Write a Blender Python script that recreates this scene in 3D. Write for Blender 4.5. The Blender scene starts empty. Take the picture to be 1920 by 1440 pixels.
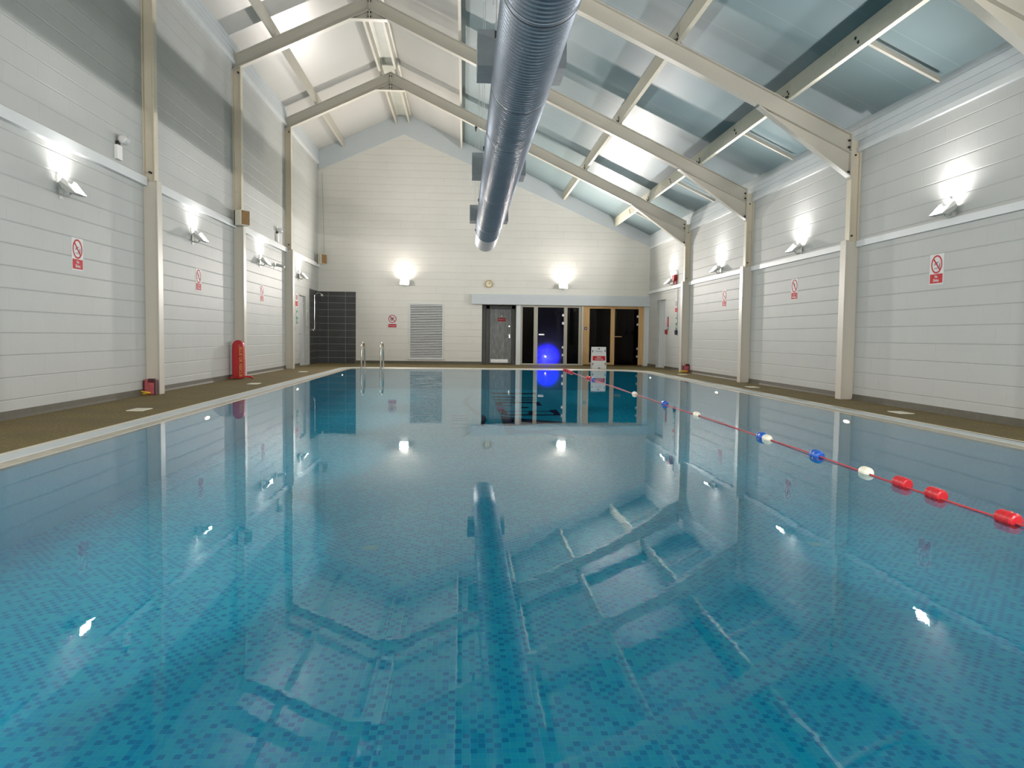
import bpy, bmesh, math, random
from mathutils import Vector, Matrix
random.seed(7)
sc = bpy.context.scene
PI = math.pi
H = 1.0                      # camera height above the pool deck
# ------------------------------------------------------------------ camera
cam_d = bpy.data.cameras.new('camera')
cam = bpy.data.objects.new('camera', cam_d)
sc.collection.objects.link(cam)
cam_d.sensor_width = 36.0
cam_d.lens = 1478.03 / 1920 * 36
cam_d.clip_start = 0.05
cam_d.clip_end = 200
FW = Vector((0.06098067, 0.99634408, -0.05983163))
RT = Vector((0.99810408, -0.06036788, 0.01199821))
UP = Vector((-0.00834244, 0.06044985, 0.99813637))
cam.matrix_world = Matrix(((RT.x, UP.x, -FW.x, 0), (RT.y, UP.y, -FW.y, 0), (RT.z, UP.z, -FW.z, H), (0, 0, 0, 1)))
sc.camera = cam
# ------------------------------------------------------------------ world, exposure
w = bpy.data.worlds.new('night'); sc.world = w; w.use_nodes = True
w.node_tree.nodes['Background'].inputs[0].default_value = (0.01, 0.013, 0.02, 1)
w.node_tree.nodes['Background'].inputs[1].default_value = 1.0
sc.view_settings.view_transform = 'Standard'
sc.view_settings.look = 'None'
sc.view_settings.gamma = 1.0
sc.view_settings.use_curve_mapping = False
sc.view_settings.exposure = 0.5
try:
    sc.cycles.use_denoising = True
    sc.cycles.use_light_tree = True
    sc.cycles.max_bounces = 10
    sc.cycles.diffuse_bounces = 6
    sc.cycles.sample_clamp_indirect = 6.0
except Exception:
    pass
LAMP = 640.0                                    # floodlight radiance scale
BEAM = 95.0                                     # watts in one floodlight's reflector beam
LAMP_L, LAMP_R, LAMP_F = (1.0, 0.97, 0.955), (1.0, 0.965, 0.965), (1.0, 0.925, 0.86)
# ------------------------------------------------------------------ place
XL, XR, D, YB = -5.128, 6.637, 28.158, -1.65
AX = -2.15                                      # apex line of the roof
def z_low(x): return 8.155 - 0.465 * abs(x - AX)       # underside of the rafters
def z_sheet(x): return z_low(x) + 0.60
FRAMES = [3.3, 8.25, 13.15, 18.08, 23.12]
WATER = -0.012
POOL_FLOOR = -0.62
# ------------------------------------------------------------------ material helper
class NT:
    def __init__(s, name):
        s.m = bpy.data.materials.new(name); s.m.use_nodes = True
        s.t = s.m.node_tree; s.t.nodes.clear()
        s.out = s.n('ShaderNodeOutputMaterial')
    def n(s, t, **k):
        nd = s.t.nodes.new(t)
        for a, b in k.items(): setattr(nd, a, b)
        return nd
    def put(s, v, sock):
        if isinstance(v, bpy.types.NodeSocket): s.t.links.new(v, sock)
        elif isinstance(v, (tuple, list)) and len(v) == 3 and sock.type == 'RGBA': sock.default_value = (*v, 1)
        else: sock.default_value = v
    def math(s, op, a, b=0.0, c=None):
        nd = s.n('ShaderNodeMath', operation=op)
        s.put(a, nd.inputs[0]); s.put(b, nd.inputs[1])
        if c is not None: s.put(c, nd.inputs[2])
        return nd.outputs[0]
    def pos(s):
        g = s.n('ShaderNodeNewGeometry'); x = s.n('ShaderNodeSeparateXYZ')
        s.t.links.new(g.outputs['Position'], x.inputs[0]); return x.outputs, g.outputs['Position']
    def vec(s, x, y, z=0.0):
        c = s.n('ShaderNodeCombineXYZ')
        for i, v in enumerate((x, y, z)): s.put(v, c.inputs[i])
        return c.outputs[0]
    def noise(s, v, scale, detail=3.0, rough=0.55):
        nd = s.n('ShaderNodeTexNoise')
        if v is not None: s.put(v, nd.inputs['Vector'])
        nd.inputs['Scale'].default_value = scale; nd.inputs['Detail'].default_value = detail
        nd.inputs['Roughness'].default_value = rough
        return nd.outputs['Fac']
    def ramp(s, f, *stops):
        r = s.n('ShaderNodeValToRGB'); e = r.color_ramp.elements
        while len(e) < len(stops): e.new(0.5)
        for i, (p, c) in enumerate(stops): e[i].position = p; e[i].color = (*c, 1)
        s.put(f, r.inputs[0]); return r.outputs[0]
    def mix(s, f, a, b, blend='MIX'):
        nd = s.n('ShaderNodeMix', data_type='RGBA', blend_type=blend)
        s.put(f, nd.inputs[0]); s.put(a, nd.inputs[6]); s.put(b, nd.inputs[7]); return nd.outputs[2]
    def bump(s, h, strength, dist):
        b = s.n('ShaderNodeBump'); s.put(h, b.inputs['Height'])
        b.inputs['Strength'].default_value = strength; b.inputs['Distance'].default_value = dist
        return b.outputs[0]
    def bsdf(s, color, rough=0.5, metal=0.0, normal=None, spec=0.5, emit=None, estr=0.0, coat=0.0):
        p = s.n('ShaderNodeBsdfPrincipled')
        s.put(color, p.inputs['Base Color']); s.put(rough, p.inputs['Roughness']); s.put(metal, p.inputs['Metallic'])
        s.put(spec, p.inputs['Specular IOR Level'])
        if coat: p.inputs['Coat Weight'].default_value = coat; p.inputs['Coat Roughness'].default_value = 0.08
        if normal is not None: s.put(normal, p.inputs['Normal'])
        if emit is not None: s.put(emit, p.inputs['Emission Color']); p.inputs['Emission Strength'].default_value = estr
        return p.outputs[0]
    def done(s, sh): s.t.links.new(sh, s.out.inputs[0]); return s.m

def simple(name, c, rough=0.5, metal=0.0, spec=0.5, vary=0.0, scale=8.0, coat=0.0):
    t = NT(name); col = c
    if vary:
        _, P = t.pos()
        f = t.noise(P, scale, 4)
        col = t.ramp(f, (0.3, tuple(v * (1 - vary) for v in c)), (0.7, tuple(min(1, v * (1 + vary)) for v in c)))
    return t.done(t.bsdf(col, rough, metal, None, spec, coat=coat))

def wall_mat(name, axis, base):
    """white painted concrete blockwork: horizontal bed joints, fainter perpends, a few scuffs"""
    t = NT(name); o, P = t.pos()
    u = o[axis]; z = o[2]
    row = t.math('DIVIDE', t.math('ADD', z, 0.0375 + 2.525), 0.2525)
    ri = t.math('FLOOR', row)
    rf = t.math('SUBTRACT', row, ri)
    dz = t.math('MULTIPLY', t.math('MINIMUM', rf, t.math('SUBTRACT', 1.0, rf)), 0.2525)
    off = t.math('MULTIPLY', t.math('MODULO', ri, 2.0), 0.5)
    cu = t.math('ADD', t.math('DIVIDE', t.math('ADD', u, 50.0), 0.5), off)
    cf = t.math('FRACT', cu)
    du = t.math('MULTIPLY', t.math('MINIMUM', cf, t.math('SUBTRACT', 1.0, cf)), 0.5)
    def joint(d, wdt):
        mr = t.n('ShaderNodeMapRange', interpolation_type='SMOOTHSTEP')
        t.put(d, mr.inputs[0]); mr.inputs[1].default_value = 0.0; mr.inputs[2].default_value = wdt
        mr.inputs[3].default_value = 1.0; mr.inputs[4].default_value = 0.0
        return mr.outputs[0]
    jh = joint(dz, 0.012)
    # perpends differ from block to block: many are filled with paint
    wn = t.n('ShaderNodeTexWhiteNoise', noise_dimensions='2D')
    t.put(t.vec(t.math('FLOOR', t.math('ADD', cu, 0.5)), ri), wn.inputs['Vector'])
    jv = t.math('MULTIPLY', joint(du, 0.010), t.math('MULTIPLY', wn.outputs['Value'], 0.55))
    fine = t.noise(P, 22.0, 5, 0.6)
    big = t.noise(P, 1.3, 4, 0.6)
    groove = t.math('MAXIMUM', t.math('MULTIPLY', jh, 0.9), jv)
    hgt = t.math('SUBTRACT', t.math('ADD', t.math('MULTIPLY', fine, 0.16), t.math('MULTIPLY', big, 0.25)), groove)
    nrm = t.bump(hgt, 0.6, 0.011)
    col = t.ramp(big, (0.25, tuple(c * 0.95 for c in base)), (0.75, base))
    col = t.mix(t.math('MULTIPLY', groove, 0.11), col, (0.35, 0.36, 0.35))
    # brown scuffs in patches low on the wall
    sc1 = t.noise(P, 3.1, 5, 0.7)
    low = t.n('ShaderNodeMapRange'); t.put(z, low.inputs[0])
    low.inputs[1].default_value = 0.0; low.inputs[2].default_value = 1.6; low.inputs[3].default_value = 1.0; low.inputs[4].default_value = 0.0
    msk = t.math('MULTIPLY', t.ramp(sc1, (0.60, (0, 0, 0)), (0.74, (1, 1, 1))), t.math('MULTIPLY', low.outputs[0], 0.3))
    col = t.mix(msk, col, (0.42, 0.38, 0.30))
    return t.done(t.bsdf(col, 0.55, 0.0, nrm, 0.22))

def tile_mat(name, ax, ay, sx, sy, dark_share=0.58, depth=1.0, pale=0.0):
    """pool mosaic: three tones of blue glass tile and pale grout"""
    t = NT(name); o, P = t.pos()
    u = t.math('DIVIDE', t.math('ADD', o[ax], 40.0), sx); v = t.math('DIVIDE', t.math('ADD', o[ay], 40.0), sy)
    iu, iv = t.math('FLOOR', u), t.math('FLOOR', v)
    fu, fv = t.math('FRACT', u), t.math('FRACT', v)
    wn = t.n('ShaderNodeTexWhiteNoise', noise_dimensions='2D'); t.put(t.vec(iu, iv), wn.inputs['Vector'])
    wn2 = t.n('ShaderNodeTexWhiteNoise', noise_dimensions='2D'); t.put(t.vec(iv, t.math('ADD', iu, 17.0)), wn2.inputs['Vector'])
    par = t.math('MODULO', t.math('ADD', iu, iv), 2.0)
    dark = t.math('MULTIPLY', par, t.math('LESS_THAN', wn.outputs['Value'], dark_share))
    dark = t.math('MAXIMUM', dark, t.math('GREATER_THAN', wn2.outputs['Value'], 0.975))
    light = t.ramp(wn2.outputs['Value'], (0.0, (0.012, 0.63, 0.96)), (0.35, (0.015, 0.68, 0.98)), (0.7, (0.025, 0.73, 0.98)), (1.0, (0.03, 0.75, 0.98)))
    dk = t.ramp(wn2.outputs['Value'], (0.0, (0.002, 0.43, 0.80)), (1.0, (0.004, 0.49, 0.86)))
    col = t.mix(t.math('MULTIPLY', dark, depth), light, dk)
    eu = t.math('MINIMUM', fu, t.math('SUBTRACT', 1.0, fu)); ev = t.math('MINIMUM', fv, t.math('SUBTRACT', 1.0, fv))
    gr = t.math('MAXIMUM', t.math('LESS_THAN', eu, 0.055), t.math('LESS_THAN', ev, 0.045))
    col = t.mix(t.math('MULTIPLY', gr, 0.5), col, (0.10, 0.88, 0.97))
    if pale: col = t.mix(pale, col, (0.03, 0.86, 0.90))
    return t.done(t.bsdf(col, 0.6, 0.0, None, 0.0))

def water_mat():
    t = NT('pool water'); o, P = t.pos()
    # slow swell plus patches of finer ripple
    v1 = t.vec(t.math('MULTIPLY', o[0], 1.0), t.math('MULTIPLY', o[1], 0.9))
    n1 = t.noise(v1, 2.2, 2, 0.5)
    n2 = t.noise(v1, 11.0, 3, 0.55)
    patch = t.ramp(t.noise(v1, 0.35, 2), (0.45, (0.35, 0.35, 0.35)), (0.65, (1, 1, 1)))
    hgt = t.math('ADD', t.math('MULTIPLY', n1, 0.16), t.math('MULTIPLY', t.math('MULTIPLY', n2, 0.085), patch))
    nrm = t.bump(hgt, 1.0, 0.0038)
    fr = t.n('ShaderNodeFresnel'); fr.inputs['IOR'].default_value = 1.33; t.put(nrm, fr.inputs['Normal'])
    gl = t.n('ShaderNodeBsdfGlossy'); gl.inputs['Roughness'].default_value = 0.012; t.put(nrm, gl.inputs['Normal'])
    gl.inputs['Color'].default_value = (0.95, 0.97, 0.97, 1)
    tr = t.n('ShaderNodeBsdfTransparent'); tr.inputs['Color'].default_value = (0.82, 1.0, 1.0, 1)
    mx = t.n('ShaderNodeMixShader'); t.put(fr.outputs[0], mx.inputs[0])
    t.t.links.new(tr.outputs[0], mx.inputs[1]); t.t.links.new(gl.outputs[0], mx.inputs[2])
    return t.done(mx.outputs[0])

def glass_mat(name, tint, translucent=0.0, trans_col=(0.5, 0.5, 0.5)):
    t = NT(name)
    fr = t.n('ShaderNodeFresnel'); fr.inputs['IOR'].default_value = 1.27
    gl = t.n('ShaderNodeBsdfGlossy'); gl.inputs['Roughness'].default_value = 0.02; gl.inputs['Color'].default_value = (0.9, 0.9, 0.9, 1)
    tr = t.n('ShaderNodeBsdfTransparent'); tr.inputs['Color'].default_value = (*tint, 1)
    inner = tr.outputs[0]
    if translucent:
        tl = t.n('ShaderNodeBsdfTranslucent'); tl.inputs['Color'].default_value = (*trans_col, 1)
        m0 = t.n('ShaderNodeMixShader'); m0.inputs[0].default_value = translucent
        t.t.links.new(inner, m0.inputs[1]); t.t.links.new(tl.outputs[0], m0.inputs[2]); inner = m0.outputs[0]
    mx = t.n('ShaderNodeMixShader'); t.put(t.math('MULTIPLY', fr.outputs[0], 0.8), mx.inputs[0])
    t.t.links.new(inner, mx.inputs[1]); t.t.links.new(gl.outputs[0], mx.inputs[2])
    return t.done(mx.outputs[0])

def film_mat():
    """condensation on the inside of the steam room door"""
    t = NT('steam film')
    tr = t.n('ShaderNodeBsdfTransparent'); tr.inputs['Color'].default_value = (0.03, 0.03, 0.03, 1)
    tl = t.n('ShaderNodeBsdfTranslucent'); tl.inputs['Color'].default_value = (0.25, 0.25, 0.5, 1)
    m0 = t.n('ShaderNodeMixShader'); m0.inputs[0].default_value = 0.35
    t.t.links.new(tr.outputs[0], m0.inputs[1]); t.t.links.new(tl.outputs[0], m0.inputs[2])
    return t.done(m0.outputs[0])

def emit_mat(name, c, s):
    t = NT(name); e = t.n('ShaderNodeEmission'); e.inputs[0].default_value = (*c, 1); e.inputs[1].default_value = s
    return t.done(e.outputs[0])

def deck_mat():
    t = NT('resin bound gravel deck'); o, P = t.pos()
    a = t.noise(P, 32.0, 6, 0.75); b = t.noise(P, 1.6, 4, 0.6)
    col = t.ramp(a, (0.30, (0.075, 0.055, 0.020)), (0.5, (0.19, 0.143, 0.055)), (0.70, (0.34, 0.27, 0.12)))
    col = t.mix(t.ramp(b, (0.4, (0, 0, 0)), (0.7, (0.5, 0.5, 0.5))), col, (0.12, 0.095, 0.05))
    return t.done(t.bsdf(col, 0.75, 0, t.bump(a, 0.4, 0.006), 0.25))

def sheet_mat():
    t = NT('twin wall roof sheet'); o, P = t.pos()
    rib = t.math('FRACT', t.math('DIVIDE', t.math('ADD', o[1], 40.0), 0.032))
    ribm = t.math('MULTIPLY', t.math('LESS_THAN', rib, 0.16), 0.14)
    col = t.mix(ribm, (0.17, 0.225, 0.23), (0.12, 0.165, 0.17))
    lap = t.math('FRACT', t.math('DIVIDE', t.math('ADD', o[1], 40.0), 1.05))
    col = t.mix(t.math('MULTIPLY', t.math('LESS_THAN', lap, 0.012), 0.25), col, (0.45, 0.46, 0.46))
    return t.done(t.bsdf(col, 0.46, 0, t.bump(t.math('ABSOLUTE', t.math('SUBTRACT', rib, 0.5)), 0.04, 0.004), 0.30))

def board_mat():
    t = NT('white roof lining board'); o, P = t.pos()
    lap = t.math('FRACT', t.math('DIVIDE', t.math('ADD', o[1], 40.0), 1.22))
    col = t.mix(t.math('MULTIPLY', t.math('LESS_THAN', lap, 0.012), 0.3), (0.43, 0.42, 0.385), (0.32, 0.32, 0.31))
    return t.done(t.bsdf(col, 0.30, 0, None, 0.5))

def steel_mat(name, base, dirt=0.35):
    t = NT(name); o, P = t.pos()
    a = t.noise(P, 5.0, 6, 0.7)
    col = t.mix(t.math('MULTIPLY', t.ramp(a, (0.56, (0, 0, 0)), (0.70, (1, 1, 1))), dirt), base, (0.30, 0.23, 0.13))
    return t.done(t.bsdf(col, 0.4, 0, None, 0.4))

def shower_mat(ax):
    t = NT('dark shower tile'); o, P = t.pos()
    u = t.math('FRACT', t.math('DIVIDE', t.math('ADD', o[ax], 40.0 + (4.382 if ax == 0 else 0.0)), 0.6))
    v = t.math('FRACT', t.math('DIVIDE', t.math('ADD', o[2], 0.05), 0.24))
    g = t.math('MAXIMUM', t.math('LESS_THAN', u, 0.014), t.math('LESS_THAN', v, 0.035))
    col = t.mix(g, t.ramp(t.noise(P, 4.0, 4), (0.3, (0.030, 0.031, 0.029)), (0.7, (0.045, 0.046, 0.043))), (0.30, 0.31, 0.29))
    return t.done(t.bsdf(col, 0.35, 0, None, 0.4))

def wood_mat(name, a, b, axis=0, rough=0.5):
    t = NT(name); o, P = t.pos()
    sc_ = [9.0, 9.0, 9.0]; sc_[2] = 0.8
    v = t.vec(t.math('MULTIPLY', o[0], 22.0), t.math('MULTIPLY', o[1], 22.0), t.math('MULTIPLY', o[2], 1.2))
    return t.done(t.bsdf(t.ramp(t.noise(v, 1.0, 4), (0.3, a), (0.7, b)), rough, 0, None, 0.3))

def slat_mat():
    t = NT('dark sauna boards'); o, P = t.pos()
    f = t.math('FRACT', t.math('DIVIDE', o[2], 0.095))
    col = t.mix(t.math('LESS_THAN', f, 0.1), t.ramp(t.noise(P, 3.0, 3), (0.3, (0.20, 0.085, 0.035)), (0.7, (0.27, 0.12, 0.055))), (0.03, 0.012, 0.006))
    return t.done(t.bsdf(col, 0.6))

def grey_door_mat():
    t = NT('scuffed grey door'); o, P = t.pos()
    v = t.vec(t.math('MULTIPLY', o[0], 9.0), o[1], t.math('MULTIPLY', o[2], 2.2))
    n = t.noise(v, 1.6, 5, 0.65)
    col = t.ramp(n, (0.35, (0.22, 0.225, 0.215)), (0.6, (0.33, 0.335, 0.32)), (0.75, (0.48, 0.485, 0.475)))
    return t.done(t.bsdf(col, 0.45, 0, None, 0.5))

def duct_mat():
    t = NT('blue grey spiral duct metal'); o, P = t.pos()
    n = t.noise(P, 2.0, 4)
    return t.done(t.bsdf(t.ramp(n, (0.3, (0.125, 0.150, 0.175)), (0.7, (0.155, 0.180, 0.205))), 0.40, 0.45, None, 0.5))

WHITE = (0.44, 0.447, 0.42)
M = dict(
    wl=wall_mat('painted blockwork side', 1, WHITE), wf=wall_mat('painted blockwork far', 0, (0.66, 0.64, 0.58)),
    white=simple('white gloss paint', (0.58, 0.60, 0.59), 0.4, vary=0.03, scale=3),
    clad=simple('pale boarding', (0.50, 0.535, 0.54), 0.45, vary=0.02, scale=2),
    cream=steel_mat('cream painted steel', (0.58, 0.52, 0.40), 0.22), rafter=steel_mat('cream rafter paint', (0.44, 0.415, 0.345), 0.06),
    casing=steel_mat('off white column casing', (0.52, 0.48, 0.40), 0.08),
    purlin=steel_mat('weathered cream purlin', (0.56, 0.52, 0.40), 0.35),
    sheet=sheet_mat(), board=board_mat(), ridge=simple('ridge sheet', (0.52, 0.53, 0.46), 0.4, vary=0.1, scale=2),
    deck=deck_mat(), skirt=simple('olive coved skirting', (0.085, 0.077, 0.052), 0.6, vary=0.12, scale=12),
    kerb=simple('cream kerb', (0.68, 0.62, 0.48), 0.5), grate=simple('white overflow grating', (0.62, 0.66, 0.66), 0.45, vary=0.03, scale=5),
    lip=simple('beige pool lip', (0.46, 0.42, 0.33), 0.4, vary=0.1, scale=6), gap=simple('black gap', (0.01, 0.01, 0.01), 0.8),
    tf=tile_mat('pool mosaic floor', 0, 1, 0.0315, 0.0395), ts=tile_mat('pool mosaic side', 1, 2, 0.034, 0.03, 0.5, 0.25, 0.6), te=tile_mat('pool mosaic end', 0, 2, 0.034, 0.03, 0.5, 0.25, 0.6),
    water=water_mat(), duct=duct_mat(), box=simple('grey outlet box', (0.165, 0.19, 0.20), 0.5, 0.3, vary=0.12, scale=5),
    black=simple('black', (0.012, 0.012, 0.012), 0.5), bolt=simple('dark bolt', (0.03, 0.028, 0.025), 0.5, 0.5),
    wire=simple('galvanised wire', (0.55, 0.55, 0.52), 0.4, 0.6), chrome=simple('chrome', (0.72, 0.72, 0.70), 0.15, 1.0),
    steelrail=simple('polished stainless', (0.62, 0.60, 0.55), 0.18, 1.0),
    signw=simple('sign white', (0.62, 0.62, 0.60), 0.6, spec=0.25), signr=simple('sign red', (0.46, 0.014, 0.02), 0.6, spec=0.2), signg=simple('sign green', (0.02, 0.22, 0.13), 0.4),
    signk=simple('sign black', (0.02, 0.02, 0.022), 0.4), signb=simple('sign blue', (0.02, 0.05, 0.30), 0.4),
    lampbody=simple('floodlight grey casting', (0.42, 0.43, 0.40), 0.45, 0.3), plastic=simple('white plastic', (0.74, 0.73, 0.68), 0.4),
    clear=simple('grey translucent lamp head', (0.50, 0.50, 0.47), 0.2), lens=simple('emergency lens', (0.80, 0.78, 0.66), 0.2),
    glowL=emit_mat('floodlight glass left', LAMP_L, LAMP * 0.17), glowR=emit_mat('floodlight glass right', LAMP_R, LAMP * 0.26), glowF=emit_mat('floodlight glass far', LAMP_F, LAMP * 0.24),
    glowB=emit_mat('added floodlight glass', (0.97, 0.98, 1.0), LAMP * 0.1), poolglow=emit_mat('pool light lens', (1.0, 0.97, 0.86), 6.0), blueglow=emit_mat('steam room lamp', (0.7, 0.7, 1.0), 450.0),
    film=film_mat(), steam=glass_mat('dark steamy glass', (0.55, 0.55, 0.55)), darkglass=glass_mat('dark glass', (0.05, 0.05, 0.07)), brownglass=glass_mat('brown sauna glass', (0.20, 0.075, 0.04)),
    alu=simple('grey beige door frame', (0.36, 0.335, 0.265), 0.4, 0.2), pine=wood_mat('pine', (0.50, 0.30, 0.12), (0.60, 0.39, 0.18)), slat=slat_mat(),
    dkgrey=simple('dark grey paint', (0.10, 0.10, 0.088), 0.5, vary=0.1, scale=4), greydoor=grey_door_mat(), palegrey=simple('pale grey door', (0.50, 0.51, 0.49), 0.4, vary=0.05, scale=3),
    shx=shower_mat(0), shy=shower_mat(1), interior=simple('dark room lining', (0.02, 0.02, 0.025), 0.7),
    red=simple('red nylon', (0.40, 0.008, 0.012), 0.5, vary=0.15, scale=9), redf=simple('red float plastic', (0.50, 0.012, 0.018), 0.35), rope=simple('red rope', (0.50, 0.045, 0.05), 0.6),
    bluef=simple('blue float plastic', (0.008, 0.09, 0.42), 0.35), whitef=simple('cream float plastic', (0.80, 0.78, 0.62), 0.4),
    yellow=simple('yellow rope', (0.72, 0.46, 0.03), 0.5), yellowtxt=simple('faded yellow print', (0.62, 0.32, 0.05), 0.6),
    pinkbag=simple('faded red pouch', (0.42, 0.08, 0.085), 0.5, vary=0.3, scale=14), bagdark=simple('dark maroon strap', (0.06, 0.008, 0.01), 0.6),
    speakerc=simple('cream speaker case', (0.66, 0.62, 0.50), 0.5), grille=simple('brown speaker grille', (0.22, 0.125, 0.045), 0.8, vary=0.3, scale=30),
    clockf=simple('cream clock face', (0.72, 0.66, 0.46), 0.4), brown=simple('brown rim', (0.40, 0.28, 0.12), 0.4),
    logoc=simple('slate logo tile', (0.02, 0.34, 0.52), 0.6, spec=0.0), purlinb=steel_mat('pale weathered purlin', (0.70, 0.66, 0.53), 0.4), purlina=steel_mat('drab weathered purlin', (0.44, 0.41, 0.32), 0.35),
    logod=simple('navy logo tile', (0.006, 0.035, 0.11), 0.6, spec=0.0), logor=simple('plum logo tile', (0.05, 0.46, 0.72), 0.6, spec=0.0), drain=simple('white pool drain', (0.30, 0.74, 0.80), 0.6, spec=0.0),
    navy=simple('navy call point', (0.01, 0.012, 0.055), 0.4), redbox=simple('red alarm', (0.30, 0.008, 0.010), 0.4), cable=simple('grey cable', (0.42, 0.42, 0.39), 0.5),
    plate=simple('cream deck marker', (0.80, 0.77, 0.62), 0.4), slatw=simple('white louvre blade', (0.68, 0.69, 0.66), 0.4), ventdark=simple('vent throat', (0.02, 0.022, 0.02), 0.8),
)
# ------------------------------------------------------------------ mesh helper
class MB:
    def __init__(s): s.v = []; s.f = []
    def add(s, vs, fs):
        b = len(s.v); s.v += [tuple(v) for v in vs]; s.f += [tuple(i + b for i in f) for f in fs]; return s
    def box(s, a, b):
        (x0, y0, z0), (x1, y1, z1) = a, b
        return s.add([(x0, y0, z0), (x1, y0, z0), (x1, y1, z0), (x0, y1, z0), (x0, y0, z1), (x1, y0, z1), (x1, y1, z1), (x0, y1, z1)],
                     [(0, 3, 2, 1), (4, 5, 6, 7), (0, 1, 5, 4), (1, 2, 6, 5), (2, 3, 7, 6), (3, 0, 4, 7)])
    def prism(s, poly, axis, a, b):
        def P(q, t): return {'x': (t, q[0], q[1]), 'y': (q[0], t, q[1]), 'z': (q[0], q[1], t)}[axis]
        n = len(poly)
        return s.add([P(q, a) for q in poly] + [P(q, b) for q in poly],
                     [tuple(range(n)), tuple(range(2 * n - 1, n - 1, -1))] + [(i, i + n, (i + 1) % n + n, (i + 1) % n) for i in range(n)])
    def tube(s, pts, r, n=10, cap=True, rads=None):
        pts = [Vector(p) for p in pts]; rings = []
        up = None
        for i, p in enumerate(pts):
            d = (pts[min(i + 1, len(pts) - 1)] - pts[max(i - 1, 0)]).normalized()
            if up is None: up = Vector((0, 0, 1)) if abs(d.z) < 0.9 else Vector((1, 0, 0))
            a = d.cross(up).normalized(); up = a.cross(d).normalized()
            rr = rads[i] if rads else r
            rings.append([p + (a * math.cos(2 * PI * k / n) + up * math.sin(2 * PI * k / n)) * rr for k in range(n)])
        vs = [v for q in rings for v in q]; fs = []
        for i in range(len(pts) - 1):
            for k in range(n): fs.append((i * n + k, i * n + (k + 1) % n, (i + 1) * n + (k + 1) % n, (i + 1) * n + k))
        if cap: fs += [tuple(range(n - 1, -1, -1)), tuple(range((len(pts) - 1) * n, len(pts) * n))]
        return s.add(vs, fs)
    def lathe(s, prof, o, axis, n=24, cap=True):
        """prof: (distance along axis, radius)"""
        ax = {'x': 0, 'y': 1, 'z': 2}[axis]; vs = []; fs = []
        for t, r in prof:
            for k in range(n):
                c, q = math.cos(2 * PI * k / n) * r, math.sin(2 * PI * k / n) * r
                p = [0, 0, 0]; p[ax] = t; p[(ax + 1) % 3] = c; p[(ax + 2) % 3] = q
                vs.append((p[0] + o[0], p[1] + o[1], p[2] + o[2]))
        for i in range(len(prof) - 1):
            for k in range(n): fs.append((i * n + k, i * n + (k + 1) % n, (i + 1) * n + (k + 1) % n, (i + 1) * n + k))
        if cap: fs += [tuple(range(n - 1, -1, -1)), tuple(range((len(prof) - 1) * n, len(prof) * n))]
        return s.add(vs, fs)
    def ring(s, c, r0, r1, y0, y1, n=40):
        """flat ring in the XZ plane with thickness y0..y1"""
        vs = []; fs = []
        for k in range(n):
            a = 2 * PI * k / n
            for r in (r0, r1):
                for y in (y0, y1): vs.append((c[0] + r * math.cos(a), y, c[1] + r * math.sin(a)))
        for k in range(n):
            i, j = k * 4, ((k + 1) % n) * 4
            fs += [(i, i + 2, j + 2, j), (i + 1, j + 1, j + 3, i + 3), (i, j, j + 1, i + 1), (i + 2, i + 3, j + 3, j + 2)]
        return s.add(vs, fs)
    def stroke(s, pts, wd, y0, y1):
        """thick poly-line in the XZ plane"""
        for (x0, z0), (x1, z1) in zip(pts[:-1], pts[1:]):
            d = Vector((x1 - x0, z1 - z0)); L = d.length or 1e-6; d /= L; nx, nz = -d.y * wd / 2, d.x * wd / 2
            ex, ez = d.x * wd * 0.3, d.y * wd * 0.3
            s.prism([(x0 - ex + nx, z0 - ez + nz), (x0 - ex - nx, z0 - ez - nz), (x1 + ex - nx, z1 + ez - nz), (x1 + ex + nx, z1 + ez + nz)], 'y', y0, y1)
        return s
    def xf(s, mat): s.v = [tuple(mat @ Vector(v)) for v in s.v]; return s
    def mesh(s, name):
        me = bpy.data.meshes.new(name); me.from_pydata(s.v, [], s.f)
        bm = bmesh.new(); bm.from_mesh(me); bmesh.ops.recalc_face_normals(bm, faces=bm.faces); bm.to_mesh(me); bm.free()
        return me

COL = sc.collection
def obj(name, mb, mat, parent=None, bevel=0.0, smooth=False):
    me = mb.mesh(name) if isinstance(mb, MB) else mb
    me.materials.clear(); me.materials.append(mat)
    if smooth:
        for p in me.polygons: p.use_smooth = True
    o = bpy.data.objects.new(name, me); COL.objects.link(o)
    if parent: o.parent = parent
    if bevel:
        b = o.modifiers.new('bevel', 'BEVEL'); b.width = bevel; b.segments = 2; b.limit_method = 'ANGLE'
    return o
def tag(o, label, cat, group=None, kind=None):
    if label: o['label'] = label
    if cat: o['category'] = cat
    if group: o['group'] = group
    if kind: o['kind'] = kind
    return o
def thing(name, label, cat, loc=(0, 0, 0), rz=0.0, group=None, kind=None):
    o = bpy.data.objects.new(name, None); COL.objects.link(o); o.empty_display_size = 0.1
    o.location = loc; o.rotation_euler = (0, 0, rz)
    return tag(o, label, cat, group, kind)
def struct(name, mb, mat, label=None, cat=None, **k):
    return tag(obj(name, mb, mat, **k), label, cat, None, 'structure')
def dup(root, loc, rz, label):
    r = root.copy(); COL.objects.link(r); r.location = loc; r.rotation_euler = (0, 0, rz); r['label'] = label
    for ch in list(root.children):
        c = ch.copy(); COL.objects.link(c); c.parent = r
        for g in ch.children:
            d = g.copy(); COL.objects.link(d); d.parent = c
    return r
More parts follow.
